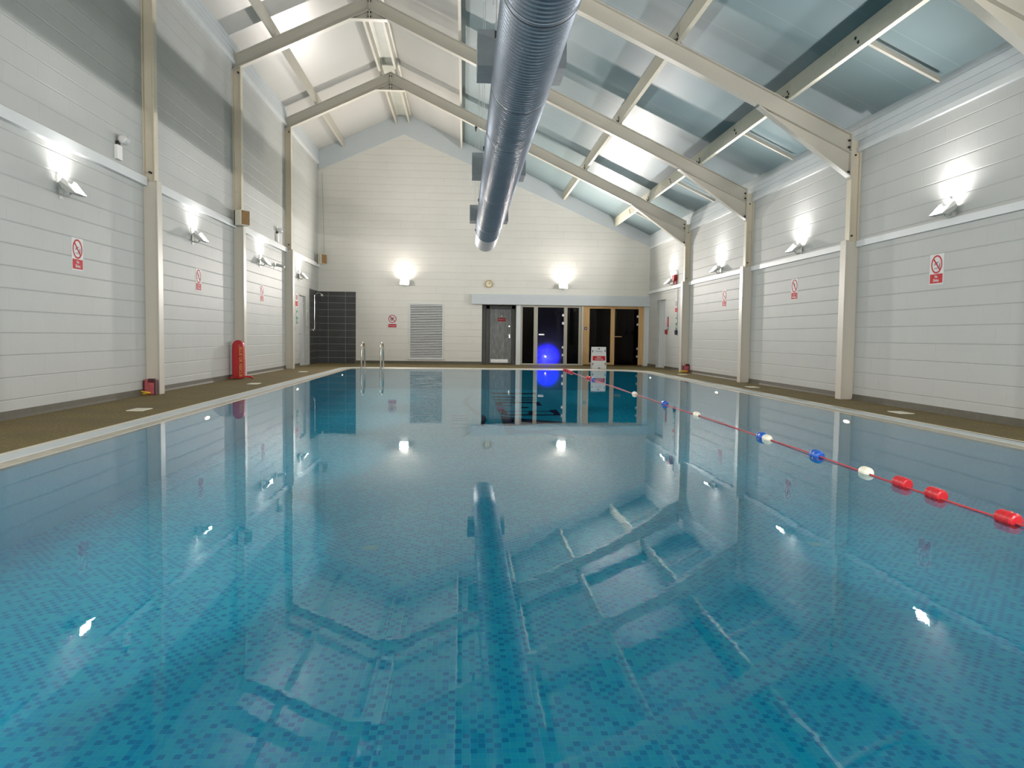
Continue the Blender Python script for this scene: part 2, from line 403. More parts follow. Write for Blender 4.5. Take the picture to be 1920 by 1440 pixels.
def text(name, s, size, mat, parent, loc, rot=(PI / 2, 0, 0), thick=0.0008, bold=0.0, spacing=1.0, sx=1.0):
    cu = bpy.data.curves.new('tmp_text', 'FONT'); cu.body = s; cu.size = size; cu.align_x = 'CENTER'; cu.align_y = 'CENTER'
    cu.extrude = thick; cu.offset = bold; cu.space_line = spacing
    tmp = bpy.data.objects.new('tmp_text', cu); COL.objects.link(tmp)
    me = bpy.data.meshes.new_from_object(tmp.evaluated_get(bpy.context.evaluated_depsgraph_get()))
    bpy.data.objects.remove(tmp); bpy.data.curves.remove(cu)
    me.name = name
    o = obj(name, me, mat, parent); o.location = loc; o.rotation_euler = rot; o.scale = (sx, 1, 1)
    return o

# ================================================================== SETTING
# ---- pool outline (rounded rectangle, inset by d)
PX0, PX1, PY0, PY1 = -3.74, 5.66, 0.75, 24.75
def pool_path(d, seg=10):
    rad = [0.35, 0.35, 1.5, 0.7]                      # near left, near right, far right, far left
    x0, x1, y0, y1 = PX0 + d, PX1 - d, PY0 + d, PY1 - d * 1.6
    cs = [(x0, y0, PI), (x1, y0, 1.5 * PI), (x1, y1, 0.0), (x0, y1, 0.5 * PI)]
    sg = [(1, 1), (-1, 1), (-1, -1), (1, -1)]; out = []
    for (cx, cy, a0), (sx, sy), r in zip(cs, sg, rad):
        r = max(r - d * 0.6, 0.03)
        for k in range(seg + 1):
            a = a0 + k / seg * PI / 2
            out.append((cx + sx * r + r * math.cos(a), cy + sy * r + r * math.sin(a)))
    return out
def loft(loops):
    m = MB(); n = len(loops[0][0]); vs = []
    for path, z in loops: vs += [(x, y, z) for x, y in path]
    fs = [(i * n + k, i * n + (k + 1) % n, (i + 1) * n + (k + 1) % n, (i + 1) * n + k) for i in range(len(loops) - 1) for k in range(n)]
    return m.add(vs, fs)
# deck with the pool cut out of it
def deck_mesh():
    bm = bmesh.new()
    outer = [(XL - 0.3, YB - 0.2), (XR + 0.3, YB - 0.2), (XR + 0.3, D + 1.2), (XL - 0.3, D + 1.2)]
    es = []
    for path in (outer, pool_path(0)):
        vs = [bm.verts.new((x, y, 0)) for x, y in path]
        es += [bm.edges.new((vs[i], vs[(i + 1) % len(vs)])) for i in range(len(vs))]
    bmesh.ops.triangle_fill(bm, edges=es, use_beauty=True)
    r = bmesh.ops.extrude_face_region(bm, geom=bm.faces[:])
    bmesh.ops.translate(bm, verts=[g for g in r['geom'] if isinstance(g, bmesh.types.BMVert)], vec=(0, 0, -0.25))
    bmesh.ops.recalc_face_normals(bm, faces=bm.faces[:])
    me = bpy.data.meshes.new('floor'); bm.to_mesh(me); bm.free(); return me
struct('floor', deck_mesh(), M['deck'], 'olive brown gravel deck around the pool', 'floor')
p0, p1, p2, p3, p4, p5 = pool_path(0), pool_path(0.03), pool_path(0.045), pool_path(0.24), pool_path(0.35), pool_path(0.36)
edge = struct('trim_1', loft([(p0, -0.05), (p0, 0.006), (p1, 0.006), (p1, -0.02)]), M['kerb'], 'thin cream kerb round the pool', 'pool edge')
obj('overflow_gap', loft([(p1, -0.004), (p2, -0.004)]), M['gap'], edge)
obj('overflow_grating', loft([(p2, -0.01), (p2, 0.004), (p3, 0.004), (p3, -0.006)]), M['grate'], edge)
obj('pool_lip', loft([(p3, 0.001), (p4, -0.009), (p5, -0.03)]), M['lip'], edge)
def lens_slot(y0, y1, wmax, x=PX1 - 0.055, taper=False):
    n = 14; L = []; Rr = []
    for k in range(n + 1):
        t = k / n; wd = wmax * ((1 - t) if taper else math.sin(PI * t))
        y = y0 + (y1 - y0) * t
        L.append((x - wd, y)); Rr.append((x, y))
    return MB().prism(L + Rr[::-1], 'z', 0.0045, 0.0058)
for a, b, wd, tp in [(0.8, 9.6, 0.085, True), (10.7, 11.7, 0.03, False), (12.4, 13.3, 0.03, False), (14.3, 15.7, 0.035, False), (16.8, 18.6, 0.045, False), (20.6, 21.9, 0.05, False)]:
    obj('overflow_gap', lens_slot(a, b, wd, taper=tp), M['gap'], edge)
# basin
basin = MB()
inner = pool_path(0.36)
def basin_side():
    m = MB(); n = len(inner); vs = [(x, y, -0.03) for x, y in inner] + [(x, y, POOL_FLOOR - 0.05) for x, y in inner]
    return m, n, vs
m, n, vs = basin_side()
side, end = MB(), MB()
for k in range(n):
    q = (vs[k], vs[(k + 1) % n], vs[(k + 1) % n + n], vs[k + n])
    tgt = side if abs(q[0][1] - q[1][1]) > abs(q[0][0] - q[1][0]) else end
    tgt.add(q, [(0, 1, 2, 3)])
pf = struct('pool_basin', MB().prism(inner, 'z', POOL_FLOOR - 0.1, POOL_FLOOR), M['tf'], 'blue mosaic tiled floor of the swimming pool', 'pool')
obj('side_wall', side, M['ts'], pf); obj('end_wall', end, M['te'], pf)
def surf(path, z):
    me = bpy.data.meshes.new('pool_water')
    me.from_pydata([(x, y, z) for x, y in path], [], [tuple(range(len(path)))])
    if me.polygons[0].normal.z < 0: me.flip_normals()
    return me
tag(obj('pool_water', surf(pool_path(0.345), WATER), M['water']), 'still clear blue water filling the whole pool', 'water', None, 'stuff')
# ---- logo set into the pool floor (own place and size on the floor)
LOGO_K = (830.0, 725.0, 7.385)
def floor_pt(px, py):
    X = LOGO_K[0] + px / LOGO_K[2]; Y = LOGO_K[1] + py / LOGO_K[2]
    d = FW + RT * ((X - 960) / 1478.03) + UP * ((720 - Y) / 1478.03)
    t = (POOL_FLOOR - H) / d.z
    return (d.x * t, d.y * t)
LOGO_DARK = [
 [(668, 82), (1230, 90), (1245, 80), (1290, 85), (1290, 108), (1240, 104), (700, 102)],
 [(690, 136), (1000, 138), (1010, 166), (970, 162), (960, 152), (700, 150)], [(1088, 148), (1262, 148), (1270, 160), (1088, 162)],
 [(703, 176), (1000, 178), (1000, 192), (712, 190)], [(1088, 178), (1290, 178), (1292, 190), (1088, 192)],
 [(722, 210), (1330, 212), (1378, 262), (1300, 262), (1290, 230), (815, 228), (835, 256), (960, 260), (960, 268), (735, 258)],
 [(1085, 280), (1190, 282), (1190, 296), (1085, 300)],
 [(765, 320), (850, 322), (885, 345), (1470, 338), (1500, 322), (1575, 320), (1640, 398), (880, 402), (850, 395), (800, 390)],
 [(802, 405), (1000, 425), (1070, 440), (1390, 468), (1700, 492), (1690, 506), (1400, 512), (1080, 540), (850, 545), (830, 510)],
 [(540, 385), (590, 412), (606, 450), (590, 500), (560, 550), (525, 540), (540, 480)]]
LOGO_LIGHT_HOLE = [[(880, 356), (1180, 350), (1195, 372), (1160, 384), (900, 384)], [(1265, 352), (1480, 350), (1540, 372), (1530, 386), (1270, 386)]]
LOGO_PLUM = [
 [(520, 82), (440, 112), (375, 148), (345, 190), (350, 225), (400, 290), (480, 340), (520, 362), (520, 408), (460, 385), (380, 320), (320, 260), (275, 240), (278, 205), (310, 165), (400, 120)],
 [(525, 530), (500, 580), (420, 630), (330, 680), (255, 705), (300, 665), (390, 610), (470, 560)],
 [(848, 560), (1000, 555), (1010, 600), (1150, 615), (1350, 612), (1500, 588), (1650, 570), (1740, 590), (1560, 602), (1420, 635), (1560, 650), (1790, 665), (1830, 705), (1640, 690), (1400, 650), (1180, 645), (1000, 650), (980, 662), (885, 660)]]
LOGO_SMALL = [(135, 350, 405), (130, 350, 440), (120, 352, 472), (118, 350, 518), (110, 345, 572)]
lg, cap_ = MB(), MB()
for i, pl in enumerate(LOGO_DARK):
    lg.prism([floor_pt(*q) for q in pl], 'z', POOL_FLOOR - 0.01, POOL_FLOOR + 0.003)
for a, b, y in LOGO_SMALL:
    cap_.prism([floor_pt(a, y - 4), floor_pt(b, y - 4), floor_pt(b, y + 5), floor_pt(a, y + 5)], 'z', POOL_FLOOR - 0.01, POOL_FLOOR + 0.003)
    cap_.prism([floor_pt(b - 22, y - 9), floor_pt(b, y - 9), floor_pt(b, y + 9), floor_pt(b - 22, y + 9)], 'z', POOL_FLOOR - 0.01, POOL_FLOOR + 0.0025)
obj('logo_caption', cap_, M['logoc'], pf)
o = obj('logo_lettering', lg, M['logod'], pf); o['label'] = 'navy mosaic lettering in the pool floor'
hole = MB()
for pl in LOGO_LIGHT_HOLE: hole.prism([floor_pt(*q) for q in pl], 'z', POOL_FLOOR - 0.01, POOL_FLOOR + 0.005)
obj('letter_opening', hole, M['tf'], pf)
lp = MB()
for pl in LOGO_PLUM: lp.prism([floor_pt(*q) for q in pl], 'z', POOL_FLOOR - 0.01, POOL_FLOOR + 0.004)
o = obj('logo_swoosh', lp, M['logor'], pf); o['label'] = 'plum mosaic swoosh in the pool floor'
for x, y in ((-0.70, 5.98), (2.80, 6.03), (-0.70, 16.0)):
    obj('floor_drain', MB().lathe([(POOL_FLOOR - 0.01, 0.062), (POOL_FLOOR + 0.004, 0.062), (POOL_FLOOR + 0.007, 0.05)], (x, y, 0), 'z', 24), M['drain'], pf)
# ---- walls
door_L = (24.95, 25.95, 2.22)
door_R = (25.77, 27.0, 2.30)
struct('wall_left', MB().prism([(YB - 0.25, -0.2), (door_L[0], -0.2), (door_L[0], door_L[2]), (door_L[1], door_L[2]), (door_L[1], -0.2), (D + 0.3, -0.2), (D + 0.3, 7.5), (YB - 0.25, 7.5)], 'x', XL - 0.3, XL), M['wl'], 'white painted block wall on the left', 'wall')
struct('wall_right', MB().prism([(YB - 0.25, -0.2), (door_R[0], -0.2), (door_R[0], door_R[2]), (door_R[1], door_R[2]), (door_R[1], -0.2), (D + 0.3, -0.2), (D + 0.3, 4.8), (YB - 0.25, 4.8)], 'x', XR, XR + 0.3), M['wl'], 'white painted block wall on the right', 'wall')
RX0, RX1, RZ = 0.626, 6.62, 2.135
gable = [(XR, z_sheet(XR) + 0.1), (AX + 0.25, 8.75), (AX - 0.25, 8.75), (XL, z_sheet(XL) + 0.1)]
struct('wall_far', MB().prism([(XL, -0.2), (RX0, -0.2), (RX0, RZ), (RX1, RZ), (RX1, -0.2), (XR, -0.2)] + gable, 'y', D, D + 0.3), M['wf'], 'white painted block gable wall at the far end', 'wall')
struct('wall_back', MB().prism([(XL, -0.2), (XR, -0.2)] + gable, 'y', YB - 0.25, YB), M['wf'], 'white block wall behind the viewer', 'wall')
# recess behind the doors
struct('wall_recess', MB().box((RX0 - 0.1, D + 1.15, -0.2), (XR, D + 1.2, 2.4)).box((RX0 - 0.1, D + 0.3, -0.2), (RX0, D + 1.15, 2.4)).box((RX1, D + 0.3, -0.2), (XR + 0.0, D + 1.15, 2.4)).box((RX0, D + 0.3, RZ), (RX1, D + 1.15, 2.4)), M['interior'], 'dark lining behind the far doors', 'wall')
# ---- roof
def sheet(xa, xb):
    return MB().prism([(xa, z_sheet(xa)), (xb, z_sheet(xb)), (xb, z_sheet(xb) + 0.03), (xa, z_sheet(xa) + 0.03)], 'y', YB, D)
struct('ceiling', sheet(XL, -2.44), M['board'], 'white lining boards on the short left roof slope', 'ceiling')
struct('ceiling', sheet(-1.90, -0.15), M['board'], 'white lining boards just right of the ridge', 'ceiling')
struct('ceiling', sheet(-0.15, XR), M['sheet'], 'grey translucent roof sheeting on the long right slope', 'ceiling')
struct('ceiling', MB().prism([(-2.44, z_sheet(-2.44)), (-2.3, 8.64), (-2.0, 8.64), (-1.90, z_sheet(-1.90)), (-1.90, 8.70), (-2.44, 8.70)], 'y', YB, D), M['ridge'], 'drab ridge capping between the two ridge purlins', 'ceiling')
for x, nm in ((3.485, 'long purlin high on the right slope, right of the duct'), (5.365, 'long weathered purlin low on the right slope, above the short glazing bars'), (1.67, 'long purlin hidden above the duct'), (-0.15, 'long purlin just left of the duct wires'),
              (-2.42, 'left one of the two ridge purlins'), (-1.98, 'right one of the two ridge purlins'), (-4.24, 'purlin on the short left slope')):
    zb = z_low(x) + 0.325
    wd = 0.075 if x > 3 else 0.06
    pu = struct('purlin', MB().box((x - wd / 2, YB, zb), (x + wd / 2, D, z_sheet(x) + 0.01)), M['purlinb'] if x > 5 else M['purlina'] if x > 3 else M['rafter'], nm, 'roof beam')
    if x > 3:
        bl = MB()
        for y in FRAMES:
            for dy, dz in ((-0.14, 0.08), (-0.09, 0.13), (-0.12, 0.04), (0.10, 0.10)): bl.lathe([(x - wd / 2 - 0.012, 0.016), (x - wd / 2, 0.02)], (0, y + dy, zb + dz), 'x', 7)
            bl.box((x - wd / 2 - 0.008, y - 0.06, zb - 0.004), (x + wd / 2 + 0.004, y + 0.0, zb + 0.07))
        for y in (5.8, 10.75, 15.6, 20.55, 25.6):
            if x > 5:
                for dy, dz in ((-0.05, 0.08), (0.03, 0.16)): bl.lathe([(x - wd / 2 - 0.012, 0.020), (x - wd / 2, 0.026)], (0, y + dy, zb + dz), 'x', 7)
        obj('cleat_bolts', bl, M['bolt'], pu)
for i, y in enumerate((5.8, 10.75, 15.6, 20.55, 25.6)):
    a, b = 5.40, 6.52
    nm = ['near', 'second', 'third', 'fourth', 'far'][i]
    struct('glazing_bar', MB().prism([(a, z_sheet(a) - 0.14), (b, z_sheet(b) - 0.14), (b, z_sheet(b) - 0.07), (a, z_sheet(a) - 0.07)], 'y', y - 0.03, y + 0.03), M['rafter'],
           'short cream bar below the right roof sheets, %s from the camera' % ['first', 'second', 'third', 'fourth', 'farthest'][i], 'roof bar')
# ---- portal frames
def rafter(y, tag_):
    r = thing('roof_beam', 'cream steel rafter pair spanning the hall, %s' % tag_, 'roof beam', (0, y, 0), kind='structure')
    def seg(mb, xa, xb, dz0, dz1, hw): mb.prism([(xa, z_low(xa) + dz0), (xb, z_low(xb) + dz0), (xb, z_low(xb) + dz1), (xa, z_low(xa) + dz1)], 'y', -hw, hw)
    fl = MB()
    for xa, xb in ((XL + 0.002, AX), (AX, 6.46)):
        seg(fl, xa, xb, 0.0, 0.018, 0.08); seg(fl, xa, xb, 0.302, 0.32, 0.08)
    web = MB()
    for xa, xb in ((XL + 0.002, AX), (AX, 6.46)): seg(web, xa, xb, 0.018, 0.302, 0.006)
    obj('web', web, M['rafter'], r); obj('flange', fl, M['rafter'], r)
    hz = 3.77; hx = 4.86
    h = MB().prism([(hx, z_low(hx)), (6.46, hz + 0.018), (6.46, z_low(6.46))], 'y', -0.006, 0.006)
    h.prism([(hx, z_low(hx) - 0.02), (6.46, hz - 0.01), (6.46, hz + 0.012), (hx, z_low(hx) + 0.002)], 'y', -0.08, 0.08)
    obj('haunch', h, M['rafter'], r)
    ap = MB().prism([(-2.54, z_low(-2.54)), (AX, z_low(AX)), (-1.77, z_low(-1.77))], 'y', -0.006, 0.006)
    ap.box((-2.55, -0.08, z_low(-2.54) - 0.014), (-1.76, 0.08, z_low(-2.54) + 0.004)).box((AX - 0.012, -0.08, z_low(-2.54)), (AX + 0.012, 0.08, 8.44))
    obj('apex_plate', ap, M['rafter'], r)
    ep = MB().box((6.455, -0.085, 3.72), (6.475, 0.085, 4.47)); obj('end_plate', ep, M['rafter'], r)
    bl = MB()
    for z in (4.36, 4.25, 3.84):
        for s in (-0.045, 0.045): bl.lathe([(6.42, 0.018), (6.456, 0.018)], (0, s, z), 'x', 6)
    for z in (8.03, 8.12, 8.36):
        for s in (-0.045, 0.045): bl.lathe([(AX - 0.04, 0.016), (AX + 0.04, 0.016)], (0, s, z), 'x', 6)
    obj('bolts', bl, M['bolt'], r)
NTH = ['nearest, outside the top of the view', 'second, crossing the top right corner', 'third, crossing the right half of the picture top', 'fourth, before the last one', 'last one before the far gable']
for y, nm in zip(FRAMES, NTH): rafter(y, nm)
NTHC = ['nearest to the camera', 'second from the camera', 'third, the first one in full view', 'fourth from the camera', 'last before the far wall']
for y, nm in zip(FRAMES, NTHC):
    c = thing('column', 'cream steel column on the left wall, %s' % nm, 'column', (XL, y, 0), kind='structure')
    obj('steel_section', MB().box((0.165, -0.075, 3.3), (0.18, 0.075, z_low(XL + 0.18))).box((0.0, -0.006, 3.3), (0.165, 0.006, z_low(XL + 0.1))).box((0.0, -0.075, 3.3), (0.012, 0.075, z_low(XL))), M['cream'], c)
    obj('casing', MB().box((0.0, -0.08, 0.0), (0.2, 0.08, 3.4)).box((0.2, -0.095, 0.0), (0.222, 0.10, 3.42)), M['casing'], c, bevel=0.004)
    obj('bolts', MB().lathe([(-0.09, 0.018), (-0.01, 0.018)], (0.10, 0, 3.55), 'y', 6).lathe([(-0.09, 0.016), (-0.01, 0.016)], (0.12, 0, 6.72), 'y', 6), M['bolt'], c)
for y, nm in zip(FRAMES, NTHC):
    c = thing('column', 'cream steel column on the right wall, %s' % nm, 'column', (XR, y, 0), kind='structure')
    obj('steel_section', MB().box((-0.162, -0.075, 2.6), (-0.147, 0.075, z_low(XR) + 0.4)).box((-0.147, -0.006, 2.6), (0.0, 0.006, z_low(XR) + 0.3)).box((-0.012, -0.075, 2.6), (0, 0.075, z_low(XR) + 0.3)), M['cream'], c)
    obj('casing', MB().box((-0.2, -0.08, 0.0), (0.0, 0.08, 2.68)).box((-0.222, -0.095, 0.0), (-0.2, 0.10, 2.70)), M['casing'], c, bevel=0.004)
    obj('bolts', MB().lathe([(-0.03, 0.016), (-0.004, 0.016)], (-0.07, 0, 4.13), 'y', 6).lathe([(-0.03, 0.016), (-0.004, 0.016)], (-0.09, 0, 2.78), 'y', 6), M['bolt'], c)
# ---- string course rails, skirting, eaves boarding, gable boarding
bays = [(YB, FRAMES[0])] + list(zip(FRAMES[:-1], FRAMES[1:])) + [(FRAMES[-1], D)]
BAYN = ['behind the camera', 'beside the camera', 'nearest bay in view', 'second bay in view', 'third bay in view', 'far end bay']
for i, (a, b) in enumerate(bays):
    a2 = a + (0.1 if a > YB else 0); b2 = b - (0.1 if b < D else 0)
    struct('trim_2', MB().box((XL, a2, 3.325), (XL + 0.075, b2, 3.46)), M['white'], 'white horizontal rail on the left wall, %s' % BAYN[i], 'rail', bevel=0.004)
    struct('trim_3', MB().box((XR - 0.05, a2, 2.58), (XR, b2, 2.685)), M['white'], 'white horizontal rail on the right wall, %s' % BAYN[i], 'rail', bevel=0.004)
    struct('baseboard_left', MB().prism([(XL, 0), (XL + 0.035, 0), (XL + 0.014, 0.03), (XL + 0.012, 0.095), (XL, 0.095)], 'y', a2 if i < 5 else a2, b2 if i < 5 else door_L[0]), M['skirt'], 'olive skirting on the left wall, %s' % BAYN[i], 'skirting')
    struct('baseboard_right', MB().prism([(XR, 0), (XR - 0.035, 0), (XR - 0.014, 0.03), (XR - 0.012, 0.095), (XR, 0.095)], 'y', a2, b2 if i < 5 else door_R[0]), M['skirt'], 'olive skirting on the right wall, %s' % BAYN[i], 'skirting')
struct('baseboard_right', MB().prism([(XR, 0), (XR - 0.035, 0), (XR - 0.012, 0.095), (XR, 0.095)], 'y', door_R[1], D), M['skirt'], 'olive skirting beyond the right door', 'skirting')
struct('baseboard_far', MB().prism([(D, 0), (D - 0.035, 0), (D - 0.014, 0.03), (D - 0.012, 0.10), (D, 0.10)], 'x', -3.81, RX0), M['skirt'], 'olive skirting along the far wall', 'skirting')
def boards(x, s, z0, z1):
    mb = MB(); n = 4; h = (z1 - z0) / n
    for k in range(n): mb.box((min(x, x + s * 0.03), YB, z0 + k * h + 0.006), (max(x, x + s * 0.03), D, z0 + (k + 1) * h))
    mb.box((min(x, x + s * 0.022), YB, z0), (max(x, x + s * 0.022), D, z1)); return mb
struct('trim_4', boards(XL, 1, 6.98, z_sheet(XL) + 0.02), M['clad'], 'pale boarding under the left eaves', 'boarding')
struct('trim_5', MB().box((XL, YB, 6.90), (XL + 0.05, D, 6.985)), M['white'], 'thin white ledge under the left eaves boarding', 'rail')
struct('trim_6', boards(XR, -1, 4.24, z_sheet(XR) + 0.02), M['clad'], 'pale boarding under the right eaves', 'boarding')
struct('trim_7', MB().box((XR - 0.055, YB, 4.17), (XR, D, 4.245)), M['white'], 'thin white ledge under the right eaves boarding', 'rail')
g1 = [(XL + 0.03, z_sheet(XL) + 0.01), (-2.44, z_sheet(-2.44)), (-2.2, 8.63), (-2.1, 8.63), (-1.9, z_sheet(-1.9)), (XR - 0.03, z_sheet(XR) + 0.01), (XR - 0.03, 4.28), (-2.15, 8.0), (XL + 0.03, 6.70)]
struct('trim_8', MB().prism(g1, 'y', D - 0.03, D), M['clad'], 'pale boarding following the far gable slope', 'boarding')
# ---- dark shower tiling in the far left corner
struct('wall_shower', MB().box((XL, D - 0.014, 0.0), (-3.82, D, 2.51)), M['shx'], 'charcoal shower tiling on the far wall', 'tiling')
struct('wall_shower', MB().box((XL, 26.6, 0.0), (XL + 0.014, D - 0.014, 2.51)), M['shy'], 'charcoal shower tiling on the left wall', 'tiling')
# ---- side doors
d3 = thing('door_1', 'pale grey door in the left wall beside the shower', 'door', (XL, 0, 0), kind='structure')
obj('door_leaf', MB().box((-0.12, door_L[0], 0), (-0.075, door_L[1], 1.98)), M['palegrey'], d3)
obj('over_panel', MB().box((-0.12, door_L[0], 2.0), (-0.08, door_L[1], door_L[2])), M['palegrey'], d3)
obj('door_frame', MB().box((-0.13, door_L[0], 1.97), (-0.06, door_L[1], 2.01)).box((-0.13, door_L[0], 0), (-0.05, door_L[0] + 0.04, 2.22)).box((-0.13, door_L[1] - 0.04, 0), (-0.05, door_L[1], 2.22)), M['palegrey'], d3)
obj('handle', MB().tube([(-0.07, 25.12, 1.0), (-0.03, 25.12, 1.0), (-0.03, 25.24, 1.0)], 0.01, 8), M['chrome'], d3)
d4 = thing('door_2', 'white door set back in the right wall beside the sauna', 'door', (XR, 0, 0), kind='structure')
obj('door_leaf', MB().box((0.15, door_R[0], 0), (0.19, door_R[1], 2.3)), M['white'], d4)
obj('door_frame', MB().box((0.0, door_R[0] - 0.03, 0), (0.03, door_R[0], 2.33)).box((-0.012, door_R[0] - 0.05, 0), (0.0, door_R[0], 2.33)).box((0.1, door_R[1] - 0.05, 0), (0.15, door_R[1], 2.3)), M['white'], d4)
obj('handle', MB().tube([(0.15, 25.9, 1.0), (0.11, 25.9, 1.0), (0.11, 26.02, 1.0)], 0.01, 8), M['chrome'], d4)

# ================================================================== FAR WALL DOORS
fas = struct('trim_9', MB().prism([(D, 2.135), (D - 0.14, 2.135), (D - 0.14, 2.42), (D - 0.11, 2.50), (D, 2.50)], 'x', 0.245, XR), M['clad'], 'pale boxed lintel over the steam room and sauna doors', 'lintel', bevel=0.006)
gd = thing('door_3', 'scuffed grey door in a dark recess with a small red sign', 'door', (0, D, 0), kind='structure')
gy = 0.70
obj('door_leaf', MB().box((0.93, gy, 0.02), (1.72, gy + 0.045, 2.0)), M['greydoor'], gd)
obj('door_frame', MB().box((0.80, gy - 0.03, 0), (0.92, gy + 0.06, 2.12)).box((1.73, gy - 0.03, 0), (1.86, gy + 0.06, 2.12)).box((0.80, gy - 0.03, 2.01), (1.86, gy + 0.06, 2.135)), M['dkgrey'], gd)
obj('side_lining', MB().box((0.60, 0.3, 0), (0.635, gy + 0.06, 2.135)).box((0.6, gy, 0), (0.82, gy + 0.06, 2.135)).box((1.84, 0.0, 0), (1.87, gy + 0.06, 2.135)), M['dkgrey'], gd)
obj('lever_handle', MB().box((1.63, gy - 0.02, 0.95), (1.67, gy, 1.09)).tube([(1.65, gy - 0.01, 1.05), (1.65, gy - 0.05, 1.05), (1.55, gy - 0.05, 1.05)], 0.01, 8), M['chrome'], gd)
obj('lock', MB().lathe([(gy - 0.012, 0.022), (gy, 0.022)], (1.64, 0, 1.38), 'y', 12), M['chrome'], gd)
obj('kick_plate', MB().box((0.97, gy - 0.004, 0.05), (1.6, gy, 0.17)), M['chrome'], gd)
ps = thing('door_sign', 'small dark red sign on the scuffed grey door', 'sign', (1.36, D + gy - 0.001, 1.62))
obj('plate', MB().box((-0.14, -0.004, -0.06), (0.14, 0, 0.06)), M['signr'], ps)
text('lettering', 'PRIVATE', 0.062, M['signw'], ps, (0, -0.0045, 0))
obj('symbol_disc', MB().lathe([(-0.004, 0.035), (0, 0.035)], (0, 0, 0.13), 'y', 20), M['signw'], ps)
struct('wall_post', MB().box((1.845, D - 0.02, 0), (2.0, D + 0.3, 2.135)), M['white'], 'white post between the grey door and the steam room', 'post')
# steam room glass front
sr = thing('steam_room_front', 'dark glass steam room front in a grey beige frame, lit blue low down', 'glass door', (0, D, 0))
def fr(mb, x0, x1): mb.box((x0, 0.02, 0.03), (x1, 0.09, 2.09))
f = MB()
for a, b in ((2.0, 2.075), (2.48, 2.62), (3.565, 3.685), (4.10, 4.19)): fr(f, a, b)
f.box((2.0, 0.018, 0.0), (4.19, 0.092, 0.055)).box((2.0, 0.018, 2.065), (4.19, 0.092, 2.135))
obj('frame', f, M['alu'], sr)
obj('side_pane', MB().box((2.075, 0.05, 0.055), (2.48, 0.06, 2.065)), M['darkglass'], sr)
obj('side_pane', MB().box((3.685, 0.05, 0.055), (4.10, 0.06, 2.065)), M['darkglass'], sr)
dp = obj('door_pane', MB().box((2.625, 0.045, 0.06), (3.56, 0.057, 2.06)), M['steam'], sr); dp['label'] = 'steamed up glass door glowing blue'
obj('steam_film', MB().add([(2.625, 0.075, 0.06), (3.56, 0.075, 0.06), (3.56, 0.075, 2.06), (2.625, 0.075, 2.06)], [(0, 1, 2, 3)]), M['film'], sr)
obj('handle', MB().box((2.66, 0.015, 1.07), (2.86, 0.04, 1.115)), M['chrome'], sr)
for z in (0.32, 0.60, 1.46, 1.75): obj('hinge', MB().box((3.50, 0.03, z), (3.57, 0.06, z + 0.085)), M['chrome'], sr)
tag(obj('steam_room_lamp', MB().lathe([(-0.036, 0.003), (-0.025, 0.025), (0, 0.036), (0.025, 0.025), (0.036, 0.003)], (2.955, D + 0.42, 0.29), 'y', 16), M['blueglow'], smooth=True), 'glowing blue lamp behind the steam room door', 'lamp')
obj('lamp_stand', MB().box((2.94, D + 0.40, 0.0), (2.97, D + 0.44, 0.265)), M['interior'], bpy.data.objects['steam_room_lamp'])
sd = bpy.data.lights.new('spot_beam', 'SPOT'); sd.color = (0.0, 0.0, 1.0); sd.energy = 1500.0; sd.spot_size = math.radians(122); sd.spot_blend = 1.0; sd.shadow_soft_size = 0.01
so = bpy.data.objects.new('spot_beam', sd); COL.objects.link(so); so.parent = bpy.data.objects['steam_room_lamp']
so.location = (2.98, D + 0.385, 0.31); so.rotation_euler = (-PI / 2, 0, 0)
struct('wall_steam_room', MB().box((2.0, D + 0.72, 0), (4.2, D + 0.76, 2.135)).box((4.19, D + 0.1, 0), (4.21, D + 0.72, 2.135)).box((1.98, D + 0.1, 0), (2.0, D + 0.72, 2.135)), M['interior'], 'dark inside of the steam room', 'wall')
struct('wall_post', MB().box((4.195, D - 0.02, 0), (4.26, D + 0.2, 2.135)), M['casing'], 'pale post between the steam room and the sauna', 'post')
# sauna
sa = thing('sauna_front', 'brown glass sauna front framed in pine posts', 'glass door', (0, D, 0))
f = MB()
for a, b in ((4.26, 4.485), (5.255, 5.40), (6.27, 6.46)): f.box((a, 0.0, 0.03), (b, 0.10, 2.135))
f.box((4.485, 0.02, 2.045), (6.27, 0.1, 2.135)).box((4.485, 0.02, 0.03), (5.255, 0.1, 0.11)).box((4.375, -0.006, 0.03), (4.38, 0, 2.1))
obj('frame', f, M['pine'], sa, bevel=0.004)
obj('side_pane', MB().box((4.485, 0.05, 0.11), (5.255, 0.06, 2.045)), M['brownglass'], sa)
dp = obj('door_pane', MB().box((5.405, 0.03, 0.035), (6.265, 0.042, 2.04)), M['brownglass'], sa)
obj('handle', MB().box((5.375, -0.02, 1.035), (5.66, 0.02, 1.06)), M['pine'], sa)
for z in (0.30, 0.58, 1.45, 1.74): obj('hinge', MB().box((6.2, 0.005, z), (6.275, 0.03, z + 0.08)), M['chrome'], sa)
struct('wall_sauna', MB().box((4.26, D + 0.22, 0), (6.5, D + 0.26, 2.135)), M['slat'], 'dark timber boards inside the sauna', 'wall')
struct('wall_post', MB().box((6.46, D - 0.02, 0), (6.637, D + 0.2, 2.135)), M['white'], 'white post at the right end of the sauna', 'post')
rs = thing('door_badge', 'small round navy badge on the pine post left of the sauna', 'sign', (4.35, D - 0.006, 1.33))
obj('disc', MB().lathe([(-0.005, 0.055), (0, 0.055)], (0, 0, 0), 'y', 24), M['navy'], rs)
obj('symbol', MB().lathe([(-0.008, 0.022), (-0.004, 0.022)], (0, 0, 0.0), 'y', 12), M['signw'], rs)

